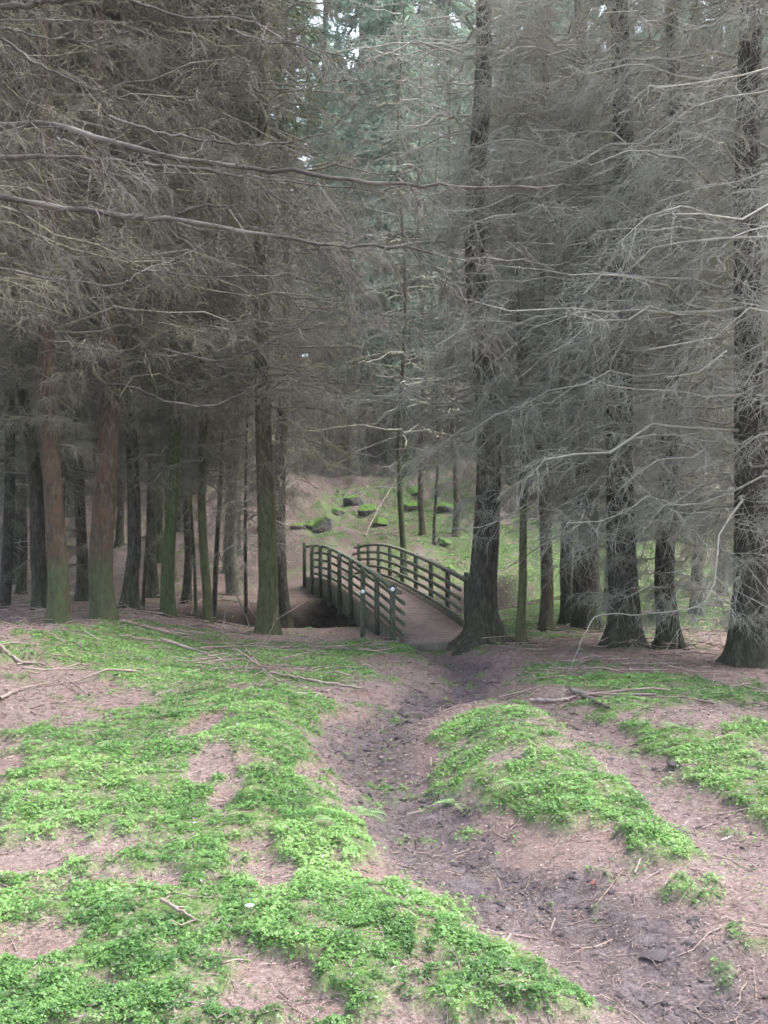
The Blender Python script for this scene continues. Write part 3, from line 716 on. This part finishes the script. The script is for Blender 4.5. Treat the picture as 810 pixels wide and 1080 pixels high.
limb(host, OR, [(140, 285), (180, 288), (230, 292), (300, 288), (345, 282)], 8.0, 8.6, .009, .003, 12, 14, 5)
limb(host, OR, [(100, 300), (150, 288), (200, 268), (245, 245)], 8.2, 8.6, .011, .003, 13, 14, 5, start=(X, Y, 3.6))
for X_, Y_, lab, v, rt in ((-5.5, 10.8, 'tree outside the left edge showing only olive twigs at the upper left', 5, .3), (5.3, 9.6, 'tree outside the right edge showing only pale twig sprays at the upper right', 2, 1.3), (-6.6, 14.2, 'dark tree outside the left edge whose twigs fringe the left side', 1, 2.)):
    tree(X_, Y_, .34, 17, 'dark', lab, None, NEARV[v], 0, .5, crown=(0 if X_ < 0 else None), rot=rt)
for i_, (pp_, r_) in enumerate([([(258, 215), (280, 235), (310, 245), (340, 270), (380, 295)], .007), ([(278, 198), (300, 230), (330, 250), (360, 265), (405, 310)], .006), ([(20, 218), (45, 250), (75, 280), (100, 302)], .007),
   ([(60, 145), (100, 165), (140, 186), (170, 200)], .008), ([(238, 28), (280, 45), (320, 50), (370, 80), (402, 92)], .008), ([(250, 172), (290, 205), (340, 225), (380, 250)], .006), ([(420, 188), (450, 205), (500, 235), (540, 240)], .006),
   ([(330, 252), (360, 290), (380, 330), (420, 350)], .006), ([(90, 166), (130, 195), (150, 230), (150, 265)], .005), ([(440, 264), (480, 300), (500, 340), (520, 352)], .005)]):
    limb(host, OR, pp_, 7.3, 7.0, r_, .002, 60 + i_, 16, 5, sec=(.1, .4))
# low mossy limbs of the thick red brown trunk
tb = [o for o in COL.objects if o.name.startswith('spruce_tree') and str(o.get('label', '')).startswith('thickest left')][0]
OB = tuple(tb.location); BX, BY = OB[0], OB[1]
limb(tb, OB, [(96, 392), (120, 378), (155, 364), (190, 371), (232, 379), (262, 372), (290, 357), (318, 340), (342, 322)], 14.2, 13.6, .026, .007, 21, 14, 4, start=(BX, BY, 3.25))
limb(tb, OB, [(96, 402), (140, 408), (168, 420), (195, 427), (220, 427), (248, 416), (272, 400), (284, 384)], 14.2, 13.4, .026, .007, 22, 14, 4, start=(BX, BY, 3.2))
limb(tb, OB, [(100, 420), (150, 335), (190, 305), (240, 275), (300, 235)], 14.6, 15, .016, .004, 23, 12, 4, start=(BX, BY, 3.4))
# pale limbs on the right
def find(s): return [o for o in COL.objects if str(o.get('label', '')).startswith(s)][0]
tr = find('nearest dark trunk at right'); OT = tuple(tr.location)
limb(tr, OT, [(780, 543), (745, 542), (712, 540), (680, 520), (655, 490)], 11.9, 11.2, .012, .004, 31, 16, 5, M_TWIG[2], start=(OT[0], OT[1], 1.4))
limb(tr, OT, [(712, 541), (722, 555), (733, 568), (748, 586)], 11.7, 11.4, .011, .005, 32, 5, 3, M_TWIG[2])
limb(tr, OT, [(775, 610), (752, 632), (714, 645), (668, 650), (632, 652), (616, 675), (601, 712)], 11.9, 11.3, .013, .004, 33, 16, 4, M_TWIG[2], start=(OT[0], OT[1], .55))
limb(tr, OT, [(770, 468), (735, 467), (700, 462), (655, 468)], 11.9, 11.0, .011, .004, 34, 16, 5, M_TWIG[2], start=(OT[0], OT[1], 2.2))
te = find('dark trunk cut off by the right'); OE = tuple(te.location)
limb(te, OE, [(815, 78), (770, 76), (730, 68), (690, 62), (665, 65)], 12.8, 11.5, .02, .005, 35, 24, 6, M_TWIG[2], start=(OE[0], OE[1], 6.8))
limb(te, OE, [(812, 288), (770, 287), (725, 284), (690, 290)], 12.8, 11.6, .012, .004, 36, 18, 6, M_TWIG[2], start=(OE[0], OE[1], 4.4))
limb(te, OE, [(812, 545), (790, 540), (770, 548)], 12.9, 12.0, .012, .004, 37, 8, 4, M_TWIG[2], start=(OE[0], OE[1], 1.3))
limb(te, OE, [(812, 120), (775, 108), (740, 95)], 12.8, 11.6, .014, .004, 38, 18, 6, M_TWIG[2], start=(OE[0], OE[1], 6.2))
# roots of the big flared spruce
tf = find('big spruce with flared'); OF = tuple(tf.location)
rb = MB_()
for a, l in ((-2.6, .8), (-1.9, .6), (-1.35, .75), (-.6, .9), (.1, .8), (3.0, .7)):
    g = np.random.default_rng(int(a * 10) + 90); t = np.linspace(0, 1, 10)
    xx = OF[0] + np.cos(a + .3 * t) * (.12 + l * t); yy = OF[1] + np.sin(a + .3 * t) * (.12 + l * t)
    zz = ground(xx, yy) + .2 * np.exp(-t * 5) - .05 * t ** 2 + .01
    V, F = tubes(np.stack([xx, yy, zz], -1)[None], (.085 * (1 - .8 * t))[None], 8); rb.add(V - np.array(OF), F)
V, F = rb.get(); link('roots', mk_mesh('roots', V, F, M_BARK['brown']), tf)

# ------------------------------------------------------------------ footbridge
W_POST = mat_wood('bridge_timber', (.032, .036, .027), (.07, .077, .058), (.16, .163, .135), (.05, .072, .037))
W_RAIL = mat_wood('bridge_rail_timber', (.05, .056, .043), (.105, .114, .088), (.21, .22, .185), (.075, .1, .055))
W_BEAM = mat_wood('bridge_beam_timber', (.065, .055, .045), (.125, .106, .086), (.21, .185, .155), (.065, .075, .045))
W_DECK = mat_wood('bridge_deck', (.12, .085, .075), (.2, .15, .135), (.3, .24, .22), (.15, .11, .1))
M_DISC = mat_plain('white_disc', (.85, .88, .9), .3)
BD = np.array([-2.14, 8.3]); BD /= np.linalg.norm(BD); BN = np.array([BD[1], -BD[0]])     # along, and to the right
L0 = np.array([.227, 16.0]); R0 = np.array([1.39, 17.3])
wid = float((R0 - L0) @ BN); stg = float((R0 - L0) @ BD)
SPAN = 8.57
def arch(s): return np.interp(s, [-1.2, 0, 1, 2, 3, 4, 5, 6, 7, 8, 9, 10.5], [-.92, -.85, -.73, -.64, -.57, -.51, -.46, -.43, -.45, -.51, -.6, -.78])
def archs(s): return (arch(s - .5) + 2 * arch(s) + arch(s + .5)) / 4
br = empty('footbridge', (float(L0[0] + BN[0] * wid / 2), float(L0[1] + BN[1] * wid / 2), -.9), 'arched timber footbridge with dark post and rail sides crossing the stream', 'bridge')
BO = np.array(br.location)
def bpt(s, off, z): p = L0 + BD * s + BN * off; return np.array([p[0], p[1], z])
def sweep(s0, s1, off, dz0, dz1, half, n=26):
    """a timber that follows the arch: rectangle half*2 wide, from dz0 to dz1 above the deck line"""
    ss = np.linspace(s0, s1, n); V = []
    for s in ss:
        z = float(archs(s))
        for o_, zz in ((-half, dz0), (half, dz0), (half, dz1), (-half, dz1)): V.append(bpt(s, off + o_, z + zz))
    F = []
    for i in range(n - 1):
        for j in range(4): F.append((i * 4 + j, i * 4 + (j + 1) % 4, i * 4 + 4 + (j + 1) % 4, i * 4 + 4 + j))
    F += [(3, 2, 1, 0), tuple((n - 1) * 4 + j for j in range(4))]
    return np.array(V) - BO, np.array(F)
def part(name, V, F, mat, sm=False): return link(name, mk_mesh(name, V, F, mat, sm), br)
# deck of crosswise planks (one part), with litter on it
pb = MB_(); g = np.random.default_rng(3)
for s in np.arange(-.15, SPAN + stg + .2, .15):
    z = float(archs(s)); ds = .07
    sl = float(archs(s + ds) - archs(s - ds)) / (2 * ds)
    pb.box(bpt(s, wid / 2 + g.normal(0, .004), z - .02) - BO, (.14, wid - .16, .045), (BD[0], BD[1], sl), (0, 0, 1))
V, F = pb.get(); part('deck', V, F, W_DECK)
for off, s0, e, h in ((0., -.05, -1, .50), (wid, stg - .05, 1, .50)):
    V, F = sweep(s0, s0 + SPAN + .2, off - e * .0, -.38, .05, .045); part('side_beam', V, F, W_BEAM)
    for q, dz in enumerate((.1, .27, .44, .61)):
        V, F = sweep(s0 - .1, s0 + SPAN + .1, off - e * .072 , dz, dz + .058, .018); part('rail', V, F, W_RAIL)
    V, F = sweep(s0 - .1, s0 + SPAN + .1, off + e * .01, .79, .84, .045); part('handrail', V, F, W_RAIL)
    for i in range(9):
        s = s0 + .05 + i * SPAN / 8
        z = float(archs(s)); top = z + (.788 if not (i == 0 and e < 0) else .80) + (.08 if i in (0, 8) else 0.)
        bot = z - (.42 if 0 < i < 8 else .35)
        pb = MB_(); pb.box(bpt(s, off + e * .088, (top + bot) / 2 + .02) - BO, (.08, .08, top - bot + .06), (BD[0], BD[1], 0), (0, 0, 1), .012)
        V, F = pb.get(); po = part('post', V, F, W_POST)
        if e < 0 and i == 0:
            g2 = MB_(); 
            cc = bpt(s, off + e * .088, top - .02) - BO + np.array([0, -.068, 0])
            V, F = tubes(np.array([[cc, cc + np.array([0, -.012, 0]), cc + np.array([0, -.0125, 0])]]), np.array([[.035, .035, .001]]), 14)
            d = link('reflector_disc', mk_mesh('reflector_disc', V, F, M_DISC), po)
# footing sleepers where the deck meets the bank
for s in (-.28, SPAN + stg + .25):
    pb = MB_(); pb.box(bpt(s, wid / 2, float(archs(s)) - .1) - BO, (.2, wid + .1, .2), (BD[0], BD[1], 0), (0, 0, 1), .0)
    V, F = pb.get(); part('sleeper', V, F, W_BEAM)
# marker post in front of the bridge's left side
X, Y = at(382.7, 16.3); z = gz(X, Y)
mp = empty('marker_post', (X, Y, z), 'short square timber post with a white disc standing before the left bridge rail', 'post')
b = MB_(); b.box((0, 0, .38), (.085, .085, .98), (1, 0, 0), (0, 0, 1), .012); V, F = b.get(); link('post', mk_mesh('post', V, F, W_POST, False), mp)
cc = np.array([0, -.044, .80]); V, F = tubes(np.array([[cc, cc + np.array([0, -.012, 0]), cc + np.array([0, -.0125, 0])]]), np.array([[.034, .034, .001]]), 14)
link('reflector_disc', mk_mesh('reflector_disc', V, F, M_DISC), mp)

# ------------------------------------------------------------------ mossy boulders on the far slope
m, nt, out = mat_new('mossy_stone')
o_ = objco(nt); ge = N(nt, 'ShaderNodeNewGeometry'); sx = N(nt, 'ShaderNodeSeparateXYZ'); nt.links.new(ge.outputs['Normal'], sx.inputs[0])
n1 = noise(nt, o_, 5, 5, .65)
c = ramp(nt, n1, [(.3, (.06, .055, .05)), (.7, (.2, .185, .175))])
c = mix(nt, maprange(nt, mathn(nt, 'ADD', sx.outputs['Z'], mathn(nt, 'MULTIPLY', n1, 1.5)), .9, 1.4), c, ramp(nt, noise(nt, o_, 30, 3, .6), [(.3, (.045, .09, .02)), (.7, (.13, .22, .055))]))
finish(nt, out, c, .95, n1, .8, .05, .1); M_ROCK = m
def rock(px, row, wpx, lab, hh=.65, seed=0):
    X, Y = unproject(px, row); w = wpx * Y / FPX / 2
    g = np.random.default_rng(seed)
    u = np.linspace(0, PI, 25)[:, None]; v = np.arange(36)[None] * 2 * PI / 36
    x, y, z = np.sin(u) * np.cos(v), np.sin(u) * np.sin(v), np.cos(u) * np.ones_like(v)
    nrm = g.normal(0, 1, (16, 3)); nrm /= np.linalg.norm(nrm, axis=1, keepdims=True); dd = g.uniform(.62, 1.0, 16)
    dots = np.stack([x, y, z], -1) @ nrm.T
    r = np.min(np.where(dots > .05, dd / np.maximum(dots, .05), 9), axis=-1)
    r = np.minimum(r, 1.25) * (.88 + .3 * fbm(x * 2.3 + seed * 3.1 + z, y * 2.3 + z * .7, 2.1, 3, seed % 8))
    V = np.stack([x * r * w, y * r * w * .9, z * r * w * hh], -1).reshape(-1, 3)
    i = np.arange(24)[:, None]; j = np.arange(36)[None]; j2 = (j + 1) % 36
    F = np.stack([i * 36 + j, (i + 1) * 36 + j, (i + 1) * 36 + j2, i * 36 + j2], -1).reshape(-1, 4)
    o = link('mossy_boulder', mk_mesh('mossy_boulder', V, F, M_ROCK), None, (X, Y, gz(X, Y) + w * hh * .15))
    o.rotation_euler = (0, 0, g.uniform(0, 6)); tag(o, lab, 'boulder', 'mossy boulders on the slope beyond the bridge')
RK = [(343, 556, 26, 'largest mossy boulder, just above the far left end of the bridge'), (329, 556, 15, 'mossy boulder touching the left side of the largest one'),
 (315, 557, 17, 'dark low boulder at the left end of the row above the bridge'), (373, 531, 25, 'flat-topped mossy boulder higher up the slope above the largest one'),
 (386, 541, 20, 'grey mossy boulder just below the flat-topped one'), (355, 541, 14, 'small boulder between the largest and the flat-topped ones'),
 (438, 521, 20, 'bright green boulder high on the slope behind the slim dark green trunk'), (434, 536, 18, 'low mossy lump below the bright green high boulder'),
 (471, 538, 20, 'rounded mossy boulder behind the rough brown trunk'), (468, 573, 16, 'dark mossy boulder at the foot of the rough brown trunk'),
 (474, 602, 15, 'small mossy boulder just beyond the right bridge rail'), (400, 553, 15, 'low flat mossy stone beside the uphill path')]
for i, (px, row, w, lab) in enumerate(RK): rock(px, row, w * 1.08, lab, .6, i + 1)

# ------------------------------------------------------------------ fallen wood
def stick(ptsrow, r0, r1, lab, seed, lift=.02, m=0, q=0, group='fallen sticks on the near bank', mat=None, name='fallen_branch', h=None):
    g = np.random.default_rng(seed)
    P = []
    for i, p in enumerate(ptsrow):
        X, Y = unproject(p[0], p[1]); P.append((X, Y, gz(X, Y) + lift + (p[2] if len(p) > 2 else 0)))
    P = smooth_poly(P, 18); P[:, 2] = np.maximum(P[:, 2], ground(P[:, 0], P[:, 1]) + r1)
    P[1:] += g.normal(0, r0 * .25, (17, 3))
    R = np.linspace(r0, r1, 18) * (1 + .12 * g.normal(0, 1, 18))
    O = P[0].copy(); b = MB_(); V, F = tubes((P - O)[None], R[None], 8); b.add(V, F)
    if m:
        for S, RS in grow_twigs((P - O)[None], R[None], g, m, q, (.12, .35), .2, -.05, 1.6):
            V, F = tubes(S, RS, 4); b.add(V, F)
    V, F = b.get(); o = link(name, mk_mesh(name, V, F, mat or M_DEAD), None, tuple(O)); tag(o, lab, 'fallen branch', group); return o
stick([(128, 660), (165, 666), (203, 674)], .028, .012, 'thick stick lying on moss in front of the thickest left trunk', 1, .03, 3, 2)
stick([(170, 680), (215, 693), (258, 712)], .02, .008, 'pale curved stick sloping down towards the twig pile on the moss', 2, .03)
stick([(212, 688), (270, 688), (352, 694)], .016, .006, 'long straight stick lying across the moss toward the bridge', 3, .05, 4, 2)
stick([(285, 718), (330, 722), (392, 730)], .017, .006, 'pale stick lying at the edge of the muddy path', 4, .03, 3, 2)
stick([(248, 694), (262, 703), (276, 715)], .016, .006, 'bunch of reddish dead twigs heaped on the moss left of the path', 5, .08, 12, 4)
stick([(258, 690), (275, 712), (291, 729)], .012, .005, 'bare forked twig sticking out below the reddish twig heap', 6, .05, 5, 3)
stick([(602, 731), (620, 744), (643, 757)], .028, .012, 'short dark log lying beside the end of the right-hand track', 7, .04, 2, 1, mat=M_LIMB)
stick([(560, 740), (585, 742), (608, 738)], .02, .01, 'mossy stick lying across the head of the mound', 8, .03, 4, 2)
stick([(520, 672), (545, 678), (575, 676)], .02, .01, 'dead stick on the needles under the medium brown trunk', 9, .03, 4, 2)
stick([(655, 704), (700, 702), (740, 706)], .016, .007, 'thin dead branch lying before the splayed-foot trunk', 10, .03, 8, 3)
stick([(0, 742), (25, 728), (60, 722)], .014, .006, 'short bare stick on brown needles at the left edge', 11, .03, 4, 2)
stick([(0, 690), (20, 700), (48, 703)], .018, .008, 'crooked stick near the foot of the slim rusty trunk', 12, .04, 4, 2)
stick([(170, 965), (195, 978), (212, 990)], .007, .003, 'thin brown twig lying among clover in the foreground', 13, .03, 2, 0)
stick([(385, 567, 0), (402, 549, .5), (421, 529, .9)], .022, .012, 'pale dead pole leaning on the slope behind the bridge', 14, .05, 3, 1, 'dead poles leaning on the slope')
stick([(300, 522), (318, 516, .2), (338, 521)], .05, .02, 'rusty brown heap of dead boughs high on the slope left of the bridge', 15, .15, 22, 5, 'dead poles leaning on the slope')
X, Y = at(265, 17); P = np.array([(0, 0, -.05), (-.3, .1, .65), (-.62, .2, 1.35)]); P = smooth_poly(P, 12)
V, F = tubes(P[None], np.linspace(.018, .009, 12)[None], 6); o = link('leaning_stick', mk_mesh('leaning_stick', V, F, M_LIMB), None, (X, Y, gz(X, Y)))
tag(o, 'thin dark stick leaning left beside the stout olive trunk', 'stick')

# brash: dead twigs lying all over the wood's floor
g = np.random.default_rng(8); n = 16000
r_ = np.exp(g.uniform(np.log(9), np.log(70), n)); a_ = np.radians(g.uniform(-34, 34, n)); x, y = r_ * np.sin(a_), r_ * np.cos(a_)
k_ = (pdist(x, y, STREAM) > 1.6) & (g.random(n) < np.where(y < 14, .12, .9)) & (g.random(n) < .25 + fbm(x, y, .6, 3, 61)) & (pdist(x, y, UPHILL) > .5) & ~((pdist(x, y, PATH) < .8) & (y < 17)) & ~((np.abs(x + .3) < 2.3) & (y > 15.2) & (y < 26))
x, y = x[k_], y[k_]; n = len(x); L = g.gamma(2., .14, n) + .1; th = g.uniform(0, 2 * PI, n); t = np.linspace(-.5, .5, 4)[None]
px_ = x[:, None] + np.cos(th)[:, None] * L[:, None] * t + g.normal(0, .02, (n, 4)); py_ = y[:, None] + np.sin(th)[:, None] * L[:, None] * t + g.normal(0, .02, (n, 4))
pz_ = ground(px_, py_) + .015 + np.abs(g.normal(0, .05, (n, 1))) + g.normal(0, .015, (n, 4))
bb = MB_(); V, F = tubes(np.stack([px_, py_, pz_], -1), (.004 + .008 * L)[:, None] * np.array([[1, .9, .7, .4]]), 4); bb.add(V, F)
r_ = np.exp(g.uniform(np.log(2.4), np.log(13), 2600)); a_ = np.radians(g.uniform(-36, 36, 2600)); x, y = r_ * np.sin(a_), r_ * np.cos(a_)
k_ = g.random(2600) < 1 - .6 * moss_mask(x, y); x, y = x[k_], y[k_]; n = len(x); L = g.gamma(2., .03, n) + .03; th = g.uniform(0, 2 * PI, n)
px_ = x[:, None] + np.cos(th)[:, None] * L[:, None] * t + g.normal(0, .006, (n, 4)); py_ = y[:, None] + np.sin(th)[:, None] * L[:, None] * t + g.normal(0, .006, (n, 4))
pz_ = ground(px_, py_) + .006 + g.normal(0, .003, (n, 4))
V, F = tubes(np.stack([px_, py_, pz_], -1), (.0012 + .011 * L)[:, None] * np.array([[1, .9, .7, .4]]), 4); bb.add(V, F); V, F = bb.get()
o = link('woodland_brash', mk_mesh('woodland_brash', V, F, M_DEAD)); o['kind'] = 'stuff'; o['label'] = 'dead twigs and brash strewn over the woodland floor'

# ------------------------------------------------------------------ ferns
def fern(px, row, size, nf, lab, seed):
    g = np.random.default_rng(seed); X, Y = unproject(px, row); V = []; T = []
    for f in range(nf):
        a = g.uniform(0, 2 * PI); L = size * g.uniform(.7, 1.1); n = 11
        for i in range(1, n + 1):
            t = i / n; c = np.array([math.cos(a) * L * t, math.sin(a) * L * t, L * (.7 * t - .75 * t * t)])
            w = L * .34 * math.sin(PI * min(1, (1 - t) * .85 + .12))
            for sg in (-1, 1):
                d = np.array([-math.sin(a) * sg + .45 * math.cos(a), math.cos(a) * sg + .45 * math.sin(a), -.15]); d /= np.linalg.norm(d)
                q = np.array([math.cos(a), math.sin(a), .1]) * L * .035
                V += [c, c + d * w * .5 - q, c + d * w, c + d * w * .5 + q]; T += [np.clip(.5 + g.normal(0, .2), 0, 1)] * 4
    V = np.array(V); o = link('fern', mk_mesh('fern', V, np.arange(len(V)).reshape(-1, 4), M_FERN, False, {'tint': ('POINT', T)}), None, (X, Y, gz(X, Y) + .02)); tag(o, lab, 'fern', 'small ferns among the clover')
for i, a in enumerate([(60, 878, .11, 4, 'small upright fern in the clover near the left edge'), (376, 868, .15, 5, 'pale fern sprawling at the left edge of the muddy path'),
 (330, 888, .12, 4, 'pale fern frond lying left of the muddy path'), (120, 792, .12, 4, 'dark little fern on the mossy rise at left'), (296, 787, .12, 4, 'little fern on the moss hump left of the path'),
 (545, 835, .15, 5, 'fern on the shaded side of the mound between the tracks'), (480, 855, .12, 4, 'tiny fern at the muddy foot of the mound'), (700, 775, .14, 4, 'fern in the green strip along the right-hand track'),
 (132, 958, .09, 4, 'pale fern sprig among clover in the left foreground')]): fern(*a, 70 + i)
# two fallen leaves
def leaf(px, row, s, col, lab, seed):
    X, Y = unproject(px, row); V = np.array([(-1, 0, .1), (-.3, -.5, 0), (.5, -.42, .06), (1, 0, .2), (.5, .42, .12), (-.3, .5, .14)]) * s
    me = mk_mesh('fallen_leaf', V, np.array([(0, 1, 2, 5), (5, 2, 3, 4)]), mat_plain('leaf_colour', col)); o = link('fallen_leaf', me, None, (X, Y, gz(X, Y) + .03)); o.rotation_euler = (.2, .1, seed); tag(o, lab, 'leaf')
leaf(625, 938, .018, (.13, .03, .022), 'small red leaf lying on the muddy path', 1.)
leaf(263, 978, .02, (.33, .4, .42), 'pale bluish scrap of leaf in the foreground clover', .4)

# ------------------------------------------------------------------ haze
m = bpy.data.materials.new('woodland_mist'); m.use_nodes = True; nt = m.node_tree; nt.nodes.clear()
out = nt.nodes.new('ShaderNodeOutputMaterial'); pv = N(nt, 'ShaderNodeVolumePrincipled')
pv.inputs['Color'].default_value = (.9, 1, .97, 1); pv.inputs['Density'].default_value = .0005; pv.inputs['Anisotropy'].default_value = .2
nt.links.new(pv.outputs[0], out.inputs['Volume'])
zlo = float(GZ.min()) - 1.2; zhi = 46.
b = MB_(); b.box((0, 0, (zlo + zhi) / 2), (340, 340, zhi - zlo)); V, F = b.get()
hz = link('haze', mk_mesh('haze', V, F, m, False)); hz['kind'] = 'stuff'; hz['label'] = 'thin pale woodland mist'

# ------------------------------------------------------------------ light
w = bpy.data.worlds.new('World'); SC.world = w; w.use_nodes = True; nt = w.node_tree; nt.nodes.clear()
out = nt.nodes.new('ShaderNodeOutputWorld'); bg = nt.nodes.new('ShaderNodeBackground'); sky = nt.nodes.new('ShaderNodeTexSky')
SUN_EL, SUN_AZ = math.radians(60), math.radians(70)      # azimuth from +Y towards +X
sky.sky_type = 'NISHITA'; sky.sun_disc = False; sky.sun_elevation = SUN_EL; sky.sun_rotation = SUN_AZ
sky.air_density = 1.0; sky.dust_density = 4.0; sky.ozone_density = 1.0
hs = nt.nodes.new('ShaderNodeHueSaturation'); hs.inputs['Saturation'].default_value = .65
nt.links.new(sky.outputs[0], hs.inputs['Color']); nt.links.new(hs.outputs[0], bg.inputs['Color']); bg.inputs['Strength'].default_value = .13
nt.links.new(bg.outputs[0], out.inputs['Surface'])
sl = bpy.data.lights.new('sun', 'SUN'); sl.energy = .7; sl.angle = math.radians(40); sl.color = (1, .985, .96)
so = bpy.data.objects.new('sun', sl); COL.objects.link(so)
dirv = Vector((math.sin(SUN_AZ) * math.cos(SUN_EL), math.cos(SUN_AZ) * math.cos(SUN_EL), math.sin(SUN_EL)))
so.rotation_euler = dirv.to_track_quat('Z', 'Y').to_euler(); so.location = dirv * 40

# ------------------------------------------------------------------ camera
cam = bpy.data.cameras.new('camera'); co = bpy.data.objects.new('camera', cam); COL.objects.link(co)
cam.sensor_fit = 'VERTICAL'; cam.sensor_height = 24; cam.lens = FPX / 1080 * 24; cam.clip_end = 800; cam.clip_start = .05
cam.shift_y = -(540 - HROW) / 1080
co.location = (0, 0, EYE); co.rotation_euler = (PI / 2, 0, 0)
SC.camera = co
SC.view_settings.view_transform = 'Standard'; SC.view_settings.look = 'None'; SC.view_settings.gamma = 1.0; SC.view_settings.exposure = 2.7
cy = SC.cycles
cy.use_denoising = True; cy.denoising_prefilter = 'FAST'; cy.max_bounces = 5; cy.diffuse_bounces = 3; cy.glossy_bounces = 2; cy.transmission_bounces = 3; cy.volume_bounces = 1; cy.transparent_max_bounces = 4
cy.sample_clamp_indirect = 6
